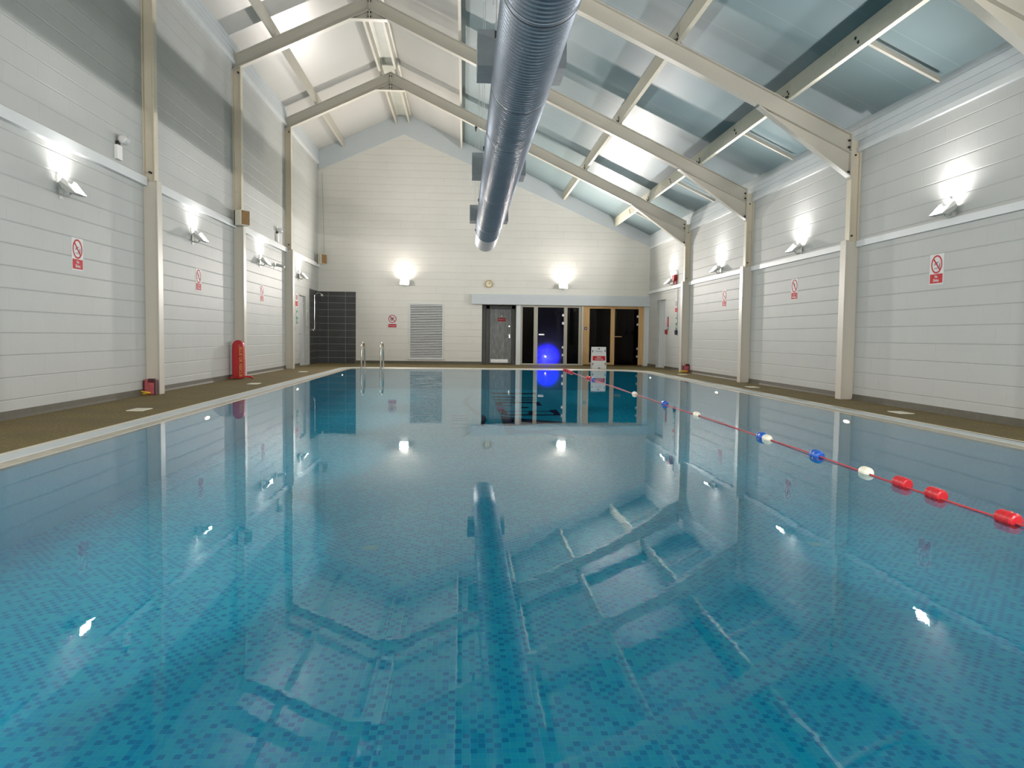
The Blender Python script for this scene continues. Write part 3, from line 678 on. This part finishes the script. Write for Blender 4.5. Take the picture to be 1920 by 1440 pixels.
# ================================================================== LAMPS
def floodlight(label, glow, tilt, col, power, throw=math.radians(80)):
    """wall floodlight, back on local y = 0, facing local -y and up"""
    t = thing('floodlight', label, 'floodlight', group='wall floodlights')
    R = Matrix.Translation((0, -0.07, 0.05)) @ Matrix.Rotation(tilt, 4, 'X')
    hs = MB().prism([(0.0, 0.0), (-0.235, 0.0), (-0.23, -0.02), (-0.17, -0.055), (-0.06, -0.055), (-0.005, -0.02)], 'x', -0.155, 0.155).xf(R)
    obj('housing', hs, M['lampbody'], t, bevel=0.004)
    obj('glass', MB().box((-0.145, -0.225, 0.0005), (0.145, -0.01, 0.006)).xf(R), glow, t)
    for xr in (-0.151, 0.151):
        obj('side_rim', MB().prism([(-0.235, 0), (-0.002, 0), (-0.002, 0.05), (-0.03, 0.055)], 'x', xr - 0.004, xr + 0.004).xf(R), M['plastic'], t)
    ld = bpy.data.lights.new('beam', 'AREA'); ld.shape = 'RECTANGLE'; ld.size = 0.28; ld.size_y = 0.10
    ld.color = col; ld.energy = power; ld.spread = math.radians(146)
    lo = bpy.data.objects.new('beam', ld); COL.objects.link(lo); lo.parent = t
    lo.matrix_local = R @ Matrix.Translation((0, -0.118, 0.06)) @ Matrix.Rotation(throw - tilt, 4, 'X') @ Matrix.Rotation(PI, 4, 'X')
    obj('bracket', MB().box((-0.04, -0.012, -0.16), (0.04, 0, 0.02)).tube([(0, -0.01, -0.10), (0, -0.10, -0.12), (0, -0.14, -0.07)], 0.012, 8), M['lampbody'], t)
    obj('junction_box', MB().box((-0.11, -0.05, 0.06), (-0.045, 0, 0.145)), M['plastic'], t, bevel=0.005)
    return t
LY = [10.45, 15.33, 20.22, 24.9]
nl = ['nearest floodlight in view on the left wall, above the no diving sign', 'second floodlight in view on the left wall, above the no running sign', 'third floodlight in view on the left wall, beside the small camera', 'farthest floodlight on the left wall, above the pale grey door']
a = floodlight(nl[0], M['glowL'], math.radians(37), LAMP_L, BEAM * 0.70, math.radians(82)); a.location = (XL, LY[0], 2.83); a.rotation_euler = (0, 0, PI / 2)
for y, s in zip(LY[1:], nl[1:]): dup(a, (XL, y, 2.82), PI / 2, s)
nr = ['nearest floodlight in view on the right wall, above a no diving sign', 'second floodlight in view on the right wall, above the no running sign', 'third floodlight in view on the right wall, above a small no diving sign', 'farthest floodlight on the right wall, beside the red alarm sounder']
b = floodlight(nr[0], M['glowR'], math.radians(32), LAMP_R, BEAM * 0.88, math.radians(72)); b.location = (XR, LY[0], 2.80); b.rotation_euler = (0, 0, -PI / 2)
for y, s in zip(LY[1:], nr[1:]): dup(b, (XR, y, 2.82), -PI / 2, s)
c = floodlight('left one of two floodlights on the far wall, above the louvred vent', M['glowF'], math.radians(42), LAMP_F, BEAM * 2.0, math.radians(66)); c.location = (-2.105, D, 2.88)
nb = floodlight('left floodlight added on the wall behind the camera to brighten the pool, out of view', M['glowB'], math.radians(60), (0.97, 0.98, 1.0), BEAM * 1.9, math.radians(104)); nb.location = (-2.105, YB, 2.9); nb.rotation_euler = (0, 0, PI)  # unseen pair added behind the camera, aimed down to brighten the pool
dup(nb, (3.50, YB, 2.9), PI, 'right floodlight added on the wall behind the camera to brighten the pool, out of view')
dup(c, (3.50, D, 2.84), 0, 'right one of two floodlights on the far wall, above the steam room')
for y, s in ((5.6, 'beside the camera'), (0.9, 'just behind the camera')):  # four unseen floodlights added along both side walls to lift the hall's brightness
    dup(b, (XR, y, 2.80), -PI / 2, 'floodlight added for brightness on the right wall %s, out of view' % s)
for y, s in ((5.6, 'beside the camera'), (0.9, 'just behind the camera')):
    dup(a, (XL, y, 2.83), PI / 2, 'floodlight added for brightness on the left wall %s, out of view' % s)
# small conduit boxes under the right hand lamps are part of the bracket; emergency twin lamps:
def emergency(label, loc, rz):
    t = thing('emergency_light', label, 'emergency light', loc, rz)
    obj('case', MB().box((-0.08, -0.06, -0.19), (0.08, 0, 0.02)), M['plastic'], t, bevel=0.008)
    obj('lamp_head', MB().lathe([(0.0, 0.04), (0.02, 0.066), (0.15, 0.07)], (-0.03, -0.09, 0.115), 'x', 20), M['clear'], t)
    obj('lens', MB().lathe([(0.15, 0.064), (0.16, 0.056)], (-0.03, -0.09, 0.115), 'x', 20), M['lens'], t)
    obj('neck', MB().box((-0.03, -0.05, 0.0), (0.03, -0.0, 0.08)), M['bolt'], t)
    return t
e = emergency('white emergency light with round head on the upper left wall, nearest the camera', (XL, 12.1, 3.72), PI / 2)
dup(e, (XL, 22.0, 3.70), PI / 2, 'white emergency light with round head on the left wall, near the last column')
cc = thing('security_camera', 'small grey camera on the left wall beside the third floodlight', 'camera', (XL, 21.75, 2.83), PI / 2)
obj('wall_plate', MB().box((-0.03, -0.015, -0.09), (0.03, 0, 0.09)), M['lampbody'], cc)
obj('camera_body', MB().lathe([(0, 0.035), (0.22, 0.04)], (0, 0, 0), 'y', 14).xf(Matrix.Translation((0.05, -0.26, -0.02)) @ Matrix.Rotation(0.25, 4, 'X')), M['lampbody'], cc)
obj('arm', MB().tube([(0, 0, 0), (0.03, -0.08, 0), (0.05, -0.12, 0.0)], 0.012, 8), M['lampbody'], cc)
# speakers
def speaker(label, loc, rz):
    t = thing('wall_speaker', label, 'speaker', loc, rz)
    obj('cabinet', MB().box((-0.125, -0.10, -0.165), (0.125, 0.09, 0.165)), M['speakerc'], t, bevel=0.01)
    obj('grille', MB().box((-0.112, -0.108, -0.152), (0.112, -0.10, 0.152)), M['grille'], t)
    obj('back_panel', MB().box((-0.115, 0.09, -0.16), (0.115, 0.125, 0.16)), M['black'], t)
    obj('mount', MB().tube([(0, 0.13, 0.0), (0, 0.22, 0.0)], 0.02, 8), M['bolt'], t)
    return t
sp = speaker('cream speaker with brown front on the second left column in view', (XL + 0.36, 17.95, 3.50), 0)
sp.rotation_euler = (0, 0, math.radians(58)); 
sp.location = (XL + 0.26, 17.75, 3.52)
dup(sp, (XL + 0.24, 27.6, 3.58), math.radians(52), 'cream speaker with brown front in the far left corner')
tag(obj('speaker_cable', MB().tube([(XL + 0.24, 27.98, 3.72), (XL + 0.22, D - 0.02, 3.95), (XL + 0.15, D - 0.045, 6.6)], 0.009, 6), M['cable']), 'thin cable running up the far left corner from the speaker', 'cable')

# ================================================================== SIGNS
def strokes_mesh(kind, r):
    m = MB(); s = r
    if kind == 'dive':
        m.prism([(-0.55 * s, -0.18 * s), (-0.25 * s, 0.12 * s), (0.1 * s, 0.12 * s), (0.62 * s, 0.38 * s), (0.1 * s, 0.26 * s), (-0.3 * s, 0.24 * s)], 'y', -0.0065, -0.005)
        m.lathe([(-0.0065, 0.09 * s), (-0.005, 0.09 * s)], (-0.36 * s, 0, -0.02 * s), 'y', 12)
        m.box((0.52 * s, -0.0065, -0.38 * s), (0.68 * s, -0.005, 0.12 * s))
        for k in range(2): m.stroke([(-0.5 * s, (-0.45 - 0.14 * k) * s), (-0.25 * s, (-0.4 - 0.14 * k) * s), (0, (-0.45 - 0.14 * k) * s), (0.22 * s, (-0.4 - 0.14 * k) * s)], 0.05 * s, -0.0065, -0.005)
    elif kind == 'run':
        m.lathe([(-0.0065, 0.13 * s), (-0.005, 0.13 * s)], (0.05 * s, 0, 0.5 * s), 'y', 14)
        m.stroke([(0.02 * s, 0.32 * s), (-0.05 * s, -0.1 * s)], 0.2 * s, -0.0065, -0.005)
        m.stroke([(-0.05 * s, -0.1 * s), (0.2 * s, -0.25 * s), (0.15 * s, -0.6 * s)], 0.13 * s, -0.0065, -0.005)
        m.stroke([(-0.05 * s, -0.1 * s), (-0.2 * s, -0.35 * s), (-0.48 * s, -0.4 * s)], 0.13 * s, -0.0065, -0.005)
        m.stroke([(0.02 * s, 0.28 * s), (0.3 * s, 0.12 * s), (0.45 * s, 0.25 * s)], 0.1 * s, -0.0065, -0.005)
        m.stroke([(0.0, 0.28 * s), (-0.28 * s, 0.2 * s), (-0.35 * s, -0.05 * s)], 0.1 * s, -0.0065, -0.005)
    else:
        m.box((-0.5 * s, -0.0065, -0.42 * s), (-0.32 * s, -0.005, 0.3 * s)).box((-0.32 * s, -0.0065, 0.12 * s), (0.45 * s, -0.005, 0.36 * s))
        m.box((-0.14 * s, -0.0065, -0.42 * s), (0.1 * s, -0.005, 0.12 * s)).box((0.3 * s, -0.0065, 0.0), (0.48 * s, -0.005, 0.14 * s)).box((-0.4 * s, -0.0065, -0.46 * s), (-0.05 * s, -0.005, -0.32 * s))
    return m
def ban_sign(label, loc, rz, kind, words, wd=0.31, ht=0.425, pr=0.35, tsize=0.052, tsx=1.0, group='red and white safety signs'):
    """white plate, red ring with bar and pictogram, red caption panel"""
    t = thing('safety_sign', label, 'sign', loc, rz, group)
    obj('plate', MB().box((-wd / 2, -0.004, -ht / 2), (wd / 2, 0, ht / 2)), M['signw'], t)
    ph = ht * pr - 0.02; r = min(wd / 2 - 0.02, (ht - ph) / 2 - 0.02)
    cz = ht / 2 - 0.015 - r
    sym = MB().ring((0, cz), r * 0.83, r, -0.0075, -0.004)
    q = r * 0.9 * math.sqrt(0.5); sym.stroke([(-q, cz + q), (q, cz - q)], r * 0.17, -0.0085, -0.004)
    obj('prohibition_ring', sym, M['signr'], t)
    obj('pictogram', strokes_mesh(kind, r * 0.9).xf(Matrix.Translation((0, 0, cz))), M['signk'], t)
    p = obj('caption_panel', MB().box((-wd / 2 + 0.018, -0.0062, -ht / 2 + 0.018), (wd / 2 - 0.018, -0.004, -ht / 2 + 0.018 + ph)), M['signr'], t)
    text('lettering', words, tsize, M['signw'], t, (0, -0.0068, -ht / 2 + 0.018 + ph / 2), bold=0.001, sx=tsx)
    return t
LZ = PI / 2; RZr = -PI / 2
ban_sign('no diving sign under the nearest left floodlight', (XL, 10.86, 2.02), LZ, 'dive', 'No\nDiving')
ban_sign('no running sign under the second left floodlight, washed with glare', (XL, 15.64, 2.02), LZ, 'run', 'No\nRunning', tsize=0.048)
ban_sign('no diving sign under the third left floodlight', (XL, 20.43, 2.02), LZ, 'dive', 'No\nDiving')
ban_sign('no diving sign under the nearest right floodlight', (XR, 10.80, 2.02), RZr, 'dive', 'No\nDiving', wd=0.33)
ban_sign('no running sign under the second right floodlight', (XR, 15.60, 2.02), RZr, 'run', 'No\nRunning', tsize=0.048)
ban_sign('no diving sign under the third right floodlight, pale with glare', (XR, 19.90, 2.04), RZr, 'dive', 'No\nDiving')
ban_sign('no photography sign on the far wall left of the louvred vent', (-2.54, D, 1.50), 0, 'cam', 'No photography', wd=0.32, ht=0.47, pr=0.28, tsize=0.042, tsx=0.85)
def plain_sign(name, label, loc, rz, wd, ht, mat, bands):
    t = thing(name, label, 'sign', loc, rz)
    obj('plate', MB().box((-wd / 2, -0.004, -ht / 2), (wd / 2, 0, ht / 2)), mat, t)
    for nm, mt, x0, z0, x1, z1 in bands:
        obj(nm, MB().box((x0 * wd, -0.006, z0 * ht), (x1 * wd, -0.004, z1 * ht)), mt, t)
    return t
plain_sign('notice_sign', 'red and white notice by the pale grey door on the left wall', (XL, 24.55, 2.03), LZ, 0.36, 0.42, M['signw'], [('red_band', M['signr'], -0.45, -0.42, 0.45, -0.05), ('symbol', M['signk'], -0.3, 0.05, -0.1, 0.42), ('symbol', M['signr'], 0.05, 0.05, 0.35, 0.4)])
plain_sign('exit_sign', 'narrow green sign under the notice on the left wall', (XL, 24.62, 1.52), LZ, 0.20, 0.40, M['signg'], [('symbol', M['signw'], -0.3, 0.05, 0.3, 0.35), ('arrow_mark', M['signw'], -0.2, -0.35, 0.2, -0.15)])
plain_sign('notice_sign', 'red and white notice by the white door on the right wall', (XR, 24.45, 2.02), RZr, 0.36, 0.42, M['signw'], [('red_band', M['signr'], -0.45, -0.45, 0.45, -0.12), ('symbol', M['signk'], -0.38, -0.05, -0.22, 0.42), ('symbol', M['signk'], -0.08, -0.05, 0.08, 0.42), ('symbol', M['signr'], 0.2, 0.0, 0.42, 0.3)])
plain_sign('exit_sign', 'narrow green sign above the navy box on the right wall', (XR, 24.42, 1.48), RZr, 0.20, 0.38, M['signg'], [('symbol', M['signw'], -0.3, 0.05, 0.3, 0.35), ('arrow_mark', M['signw'], -0.2, -0.35, 0.2, -0.15)])
plain_sign('fire_notice', 'narrow dark fire action notice above the red call point', (XR, 25.45, 1.50), RZr, 0.16, 0.42, M['navy'], [('red_band', M['signr'], -0.42, -0.2, 0.42, 0.42), ('symbol', M['signw'], -0.2, -0.42, 0.2, -0.3)])
plain_sign('shower_notice', 'tall narrow white notice between the left door and the shower', (XL, 26.22, 1.55), LZ, 0.24, 0.50, M['signw'], [('text_block', M['lampbody'], -0.35, -0.4, 0.35, 0.4)])
def call_point(label, loc, rz, mat):
    t = thing('call_point', label, 'call point', loc, rz)
    obj('box', MB().box((-0.07, -0.06, -0.075), (0.07, 0, 0.075)), mat, t, bevel=0.006)
    obj('button', MB().lathe([(-0.066, 0.022), (-0.06, 0.022)], (0, 0, 0), 'y', 14), M['signk'], t)
    return t
k = call_point('navy call point box on the left wall by the last column', (XL, 23.95, 1.16), LZ, M['navy'])
dup(k, (XR, 24.35, 1.20), RZr, 'navy call point box on the right wall by the last column')
call_point('red fire call point beside the white door on the right wall', (XR, 25.55, 1.22), RZr, M['redbox'])
al = thing('alarm_sounder', 'dark red alarm sounder beside the farthest right floodlight', 'alarm', (XR, 24.56, 2.90), RZr)
obj('body', MB().prism([(-0.14, 0.10), (0.14, 0.10), (0.14, -0.02), (0.08, -0.10), (-0.10, -0.10), (-0.14, -0.06)], 'y', -0.11, 0), M['redbox'], al, bevel=0.006)
obj('base', MB().box((-0.10, -0.05, -0.2), (0.08, 0, -0.10)), M['pinkbag'], al)
tag(obj('wall_conduit', MB().tube([(XR - 0.012, D - 0.02, 3.15), (XR - 0.012, 24.42, 3.13), (XR - 0.012, 24.36, 3.05), (XR - 0.012, 24.30, 2.3), (XR - 0.012, 24.32, 1.28)], 0.008, 6), M['cable']), 'thin conduit running across and down the right wall to the navy box', 'conduit')

# ================================================================== CLOCK, VENT, SHOWER
ck = thing('wall_clock', 'small round cream clock on the far wall above the lintel', 'clock', (0.86, D, 2.86))
obj('rim', MB().ring((0, 0), 0.105, 0.135, -0.05, 0.0), M['brown'], ck)
obj('face', MB().lathe([(-0.03, 0.108), (0, 0.108)], (0, 0, 0), 'y', 32), M['clockf'], ck)
obj('hour_hand', MB().stroke([(0, 0), (0.045, 0.03)], 0.012, -0.036, -0.032), M['signk'], ck)
obj('minute_hand', MB().stroke([(0, 0), (0.03, 0.085)], 0.008, -0.039, -0.036), M['signk'], ck)
vt = thing('louvre_vent', 'tall white louvred vent grille in the far wall', 'vent', (-1.345, D, 0))
V0, V1, VW = 0.22, 2.10, 0.565
obj('frame', MB().box((-VW - 0.04, -0.025, V0 - 0.04), (-VW, 0, V1 + 0.04)).box((VW, -0.025, V0 - 0.04), (VW + 0.04, 0, V1 + 0.04)).box((-VW, -0.025, V1), (VW, 0, V1 + 0.04)).box((-VW - 0.06, -0.05, V0 - 0.06), (VW + 0.06, 0, V0)), M['white'], vt)
obj('back', MB().box((-VW, -0.004, V0), (VW, 0, V1)), M['ventdark'], vt)
sl = MB(); ns = 32
for i in range(ns):
    z = V0 + (i + 0.5) * (V1 - V0) / ns; sl.prism([(-0.012, z + 0.016), (-0.03, z - 0.012), (-0.026, z - 0.016), (-0.008, z + 0.012)], 'x', -VW, VW)
obj('blades', sl, M['slatw'], vt)
sh = thing('shower', 'chrome wall shower against charcoal tiles in the far left corner', 'shower', (XL + 0.014, 27.12, 0))
obj('riser_rail', MB().tube([(0.05, 0, 1.18), (0.05, 0, 2.33)], 0.012, 8), M['chrome'], sh)
obj('arm', MB().tube([(0.0, 0, 2.30), (0.05, 0, 2.33), (0.18, 0.0, 2.40), (0.27, 0, 2.37)], 0.012, 8), M['chrome'], sh)
obj('shower_head', MB().lathe([(-0.05, 0.055), (-0.02, 0.05), (0.03, 0.02)], (0.29, 0, 2.34), 'z', 16), M['chrome'], sh)
obj('valve', MB().lathe([(0, 0.05), (0.05, 0.045)], (0.0, 0.0, 1.15), 'x', 14).box((0.02, -0.1, 1.13), (0.05, 0.1, 1.17)), M['chrome'], sh)

# ================================================================== DUCT
dx, dzc, dr = 0.655, 4.045, 0.345
du = thing('air_duct', 'big blue grey spiral air duct hung along the hall', 'duct', (dx, 0, dzc))
joints = [YB + 0.05, 2.4, 6.98, 9.66, 11.68, 16.3, 20.8, 25.35]
def duct_section(y0, y1, smooth_from=None):
    prof = []; y = y0 + 0.03; prof.append((y0, dr))
    lim = y1 - 0.03 if smooth_from is None else smooth_from
    while y < lim:
        prof += [(y, dr), (y + 0.040, dr), (y + 0.050, dr + 0.011), (y + 0.060, dr + 0.011), (y + 0.070, dr)]; y += 0.088
    prof.append((y1, dr)); return MB().lathe(prof, (0, 0, 0), 'y', 56, cap=False)
for i, (a, b) in enumerate(zip(joints[:-1], joints[1:])):
    obj('duct_section', duct_section(a, b, smooth_from=(22.8 if i == 6 else (10.55 if i == 3 else None)) if i in (6,) else None), M['duct'], du, smooth=False)
for y in joints[1:-1]:
    obj('joint_collar', MB().lathe([(y - 0.035, dr + 0.002), (y - 0.03, dr + 0.012), (y, dr + 0.014), (y + 0.022, dr + 0.012), (y + 0.026, dr + 0.001)], (0, 0, 0), 'y', 56, cap=False), M['duct'], du)
    obj('seam', MB().lathe([(y + 0.02, dr + 0.013), (y + 0.024, dr + 0.0145), (y + 0.038, dr + 0.0145), (y + 0.042, dr + 0.002)], (0, 0, 0), 'y', 56, cap=False), M['gap'], du)
obj('end_cap', MB().lathe([(25.34, dr), (25.36, dr - 0.01)], (0, 0, 0), 'y', 56), M['duct'], du)
for y in (3.3, 9.5, 15.75, 21.95):
    for s in (-1, 1):
        x0, x1 = sorted((s * 0.31, s * 0.53))
        obj('outlet_box', MB().box((x0, y, 0.14), (x1, y + 0.66, 0.56)), M['box'], du, bevel=0.004)
        xs = s * 0.315
        obj('box_flange', MB().box((min(xs, xs - s * 0.03), y - 0.005, 0.13), (max(xs, xs - s * 0.03), y + 0.665, 0.57)), M['lampbody'], du)
for y in FRAMES:
    for s in (-1, 1):
        x = s * (dr + 0.012)
        zt = z_low(dx + x) - dzc
        obj('hanger_wire', MB().tube([(x, y - 0.02, zt), (x, y - 0.02, 0.05)], 0.0055, 6).tube([(x - 0.03, y + 0.05, zt), (x - 0.03, y + 0.05, 0.35)], 0.004, 6), M['wire'], du)
        obj('hanger_clamp', MB().box((x - 0.04, y - 0.05, zt - 0.05), (x + 0.02, y + 0.06, zt + 0.03)).box((x - 0.03, y - 0.03, zt - 0.13), (x + 0.0, y + 0.02, zt - 0.04)).box((x - 0.015, y - 0.04, 0.0), (x + 0.015, y + 0.0, 0.06)), M['bolt'], du)

# ================================================================== POOL SIDE THINGS
def hand_rail(label, x):
    t = thing('pool_ladder_rail', label, 'pool handrail', (x, 24.2, 0), 0)
    pts = [(0, -0.42, -0.35), (0, -0.42, 0.45), (0, -0.38, 0.63), (0, -0.24, 0.74), (0, -0.08, 0.77), (0, 0.10, 0.74), (0, 0.28, 0.62), (0, 0.36, 0.45), (0, 0.38, 0.2), (0, 0.38, 0.0)]
    P = [Vector(p) for p in pts]; sm = [P[0]]
    for i in range(len(P) - 1):
        a, b = P[i], P[i + 1]; p0_ = P[max(i - 1, 0)]; p3_ = P[min(i + 2, len(P) - 1)]
        for k_ in range(1, 5):
            q = k_ / 4; sm.append(0.5 * ((2 * a) + (b - p0_) * q + (2 * p0_ - 5 * a + 4 * b - p3_) * q * q + (3 * a - p0_ - 3 * b + p3_) * q ** 3))
    obj('rail_tube', MB().tube(sm, 0.027, 12), M['steelrail'], t, smooth=True)
    obj('deck_flange', MB().lathe([(0, 0.055), (0.012, 0.05)], (0, 0.38, 0), 'z', 18), M['steelrail'], t)
    return t
r_ = hand_rail('left stainless handrail of the pool ladder at the far edge', -3.06)
dup(r_, (-2.49, 24.2, 0), 0, 'right stainless handrail of the pool ladder at the far edge')
# underwater lights on both pool walls
ONAME = ['nearest', 'second', 'third']
for i, y in enumerate((10.56, 16.2, 22.1)):
    for s, x, sd in ((1, PX0 + 0.36, 'left'), (-1, PX1 - 0.36, 'right')):
        t = thing('pool_light', '%s bright underwater light on the %s pool wall' % (ONAME[i], sd), 'pool light', (x, y, -0.115), 0, 'underwater pool lights')
        ov = Matrix.Diagonal((1, 2.2, 0.5, 1))
        obj('bezel', MB().lathe([(0, 0.06), (s * 0.012, 0.055)], (0, 0, 0), 'x', 20).xf(ov), M['plastic'], t)
        obj('lens', MB().lathe([(s * 0.013, 0.042), (s * 0.02, 0.03)], (0, 0, 0), 'x', 20).xf(ov), M['poolglow'], t)
# deck depth marker plates
for i, (x, y, s) in enumerate([(-4.18, 10.42, 'nearest plate on the left'), (-4.18, 16.0, 'second plate on the left'), (-4.28, 21.3, 'third plate on the left'), (6.13, 10.68, 'nearest plate on the right'), (6.07, 16.25, 'second plate on the right'), (6.12, 21.75, 'third plate on the right')]):
    tag(obj('depth_marker', MB().box((x - 0.10, y - 0.17, 0), (x + 0.10, y + 0.17, 0.008)), M['plate']), 'small cream marker plate on the deck, %s' % s, 'marker plate', 'deck marker plates')
# rescue tube bag by the left column
rt = thing('rescue_tube', 'tall red rescue tube standing against the left column', 'rescue tube', (-4.93, 17.65, 0.0), 0)
obj('tube_body', MB().prism([(-0.135, 0.03), (0.125, 0.03), (0.125, 0.35), (0.115, 0.72), (0.10, 0.80), (0.05, 0.845), (-0.02, 0.855), (-0.09, 0.83), (-0.125, 0.77), (-0.135, 0.6)], 'y', -0.10, 0.06), M['red'], rt, bevel=0.035)
text('lettering', 'BLUE OR RESCUE', 0.085, M['yellowtxt'], rt, (0.055, -0.102, 0.38), (PI / 2, PI / 2, 0), bold=0.002)
obj('emblem', MB().ring((0.035, 0.73), 0.012, 0.03, -0.103, -0.1, 16), M['pinkbag'], rt)
obj('strap', MB().tube([(-0.17, -0.16, 0.02), (-0.15, -0.15, 0.025), (-0.1, -0.10, 0.05), (0.0, -0.12, 0.03), (0.10, -0.12, 0.04), (0.18, -0.06, 0.06), (0.25, -0.02, 0.05), (0.28, 0.03, 0.02)], 0.022, 8), M['red'], rt, smooth=True)
# rescue throw bags at two columns
def throw_bag(label, loc, rz):
    t = thing('throw_bag', label, 'rescue bag', loc, rz)
    obj('pouch', MB().prism([(-0.085, 0.0), (0.085, 0.0), (0.09, 0.2), (0.07, 0.255), (-0.07, 0.255), (-0.09, 0.2)], 'y', -0.07, 0.05), M['pinkbag'], t, bevel=0.02)
    obj('side_strap', MB().box((0.075, -0.078, 0.0), (0.098, 0.05, 0.24)).box((-0.1, -0.078, 0.02), (-0.08, 0.05, 0.22)).box((-0.02, -0.08, 0.2), (0.08, 0.0, 0.26)), M['bagdark'], t, bevel=0.006)
    cp = []
    for k_ in range(97):
        a_ = k_ / 96 * 2 * PI * 2; sgn = 1 if k_ < 48 else -1
        cp.append((-0.10 + sgn * 0.062 * (1 - math.cos(a_)), -0.125 + 0.045 * math.sin(a_), 0.016 + 0.020 * (1 - math.cos(a_ / 2)) + 0.01 * (k_ / 96)))
    obj('coiled_rope', MB().tube(cp, 0.013, 8), M['yellow'], t, smooth=True)
    return t
tb = throw_bag('faded red throw bag with coiled yellow rope at the first left column in view', (-5.02, 12.98, 0), 0)
dup(tb, (XR - 0.10, 22.92, 0), 0, 'faded red throw bag with yellow rope at the last right column')
# swim direction board
sb = thing('direction_board', 'white board with black arrows and red panel at the far pool edge', 'sign', (4.33, 25.1, 0))
W2, HB = 0.235, 0.705
obj('front_panel', MB().prism([(0.0, 0.0), (-0.02, 0.0), (0.10, HB), (0.12, HB)], 'x', -W2, W2), M['signw'], sb)
obj('rear_panel', MB().prism([(0.26, 0.0), (0.24, 0.0), (0.12, HB), (0.14, HB)], 'x', -W2, W2), M['signw'], sb)
lean = Matrix.Translation((0, -0.0215, 0)) @ Matrix.Rotation(-math.atan2(0.12, HB), 4, 'X')
def arrow(cx, cz, ang, L=0.085):
    m_ = MB().box((-L / 2, -0.003, -0.009), (0.0, 0.0, 0.009)); m_.prism([(0, -0.026), (L / 2, 0), (0, 0.026)], 'y', -0.003, 0.0)
    return m_.xf(lean @ Matrix.Translation((cx, 0, cz)) @ Matrix.Rotation(-ang, 4, 'Y'))
for cx, cz, a_ in ((0.0, 0.655, 0), (0.0, 0.03, PI), (-0.2, 0.575, PI / 2), (-0.2, 0.16, PI / 2), (0.2, 0.59, -PI / 2), (0.2, 0.17, -PI / 2)):
    obj('arrow', arrow(cx, cz, a_), M['signk'], sb)
obj('red_panel', MB().box((-0.205, -0.003, 0.275), (0.205, 0.0, 0.42)).xf(lean), M['signr'], sb)
t1 = text('lettering', 'Swim\nClockwise', 0.062, M['signw'], sb, lean @ Vector((0, -0.004, 0.35)), (PI / 2 - math.atan2(0.12, HB), 0, 0), spacing=0.9, bold=0.001)
t2 = text('lettering', 'Fast Lane', 0.058, M['signb'], sb, lean @ Vector((0, -0.003, 0.575)), (PI / 2 - math.atan2(0.12, HB), 0, 0))
# lane rope with floats
LX = 3.085
lr = thing('lane_rope', 'red lane rope with red, blue and cream floats', 'lane rope', (LX, 0, 0))
rp = []
for k_ in range(0, 121):
    y = 0.95 + k_ * (23.35 / 120); rp.append((0.012 * math.sin(y * 0.9), y, -0.006 + 0.004 * math.sin(y * 2.1)))
obj('rope', MB().tube(rp, 0.0065, 8), M['rope'], lr, smooth=True)
def float_mb(y, kind):
    m_ = MB()
    if kind == 'r':
        L = 0.155; prof = []
        for j in range(3):
            a_ = y - L / 2 + j * L / 3; ln = L / 3
            for q, rr in ((0.02, 0.030 if j == 0 else 0.042), (0.12, 0.040 if j == 0 else 0.0455), (0.35, 0.046), (0.65, 0.046), (0.88, 0.040 if j == 2 else 0.0455), (0.98, 0.033 if j == 2 else 0.042)): prof.append((a_ + q * ln, rr * (0.96 if j != 1 else 1)))
        return m_.lathe(prof, (0, 0, 0), 'y', 24)
    if kind == 'b':
        L = 0.14; return m_.lathe([(y - L / 2, 0.02), (y - L / 2 + 0.004, 0.042), (y - 0.04, 0.05), (y - 0.015, 0.051), (y - 0.013, 0.047), (y - 0.008, 0.051), (y + 0.04, 0.05), (y + L / 2 - 0.004, 0.042), (y + L / 2, 0.02)], (0, 0, 0), 'y', 24)
    L = 0.16; return m_.lathe([(y - L / 2, 0.010), (y - L / 2 + 0.006, 0.024), (y - L / 2 + 0.03, 0.038), (y - 0.03, 0.042), (y + 0.03, 0.042), (y + L / 2 - 0.03, 0.038), (y + L / 2 - 0.006, 0.024), (y + L / 2, 0.010)], (0, 0, 0), 'y', 24)
MK = {'r': ('redf', 'red float'), 'b': ('bluef', 'blue float'), 'w': ('whitef', 'cream float')}
for y, kd in [(24.05, 'r'), (23.75, 'r'), (23.3, 'r'), (22.75, 'r'), (22.45, 'r'), (19.45, 'r'), (19.15, 'r'), (18.65, 'b'), (14.06, 'w'), (11.92, 'b'), (10.24, 'w'), (7.94, 'b'), (7.80, 'w'), (6.67, 'b'), (5.82, 'w'), (5.32, 'r'), (4.92, 'r'), (4.235, 'r')]:
    o = obj('float', float_mb(y, kd), M[MK[kd][0]], lr, smooth=(kd != 'r')); o['label'] = MK[kd][1]
    o.location = (0, 0, -0.004 if kd != 'r' else 0.004)
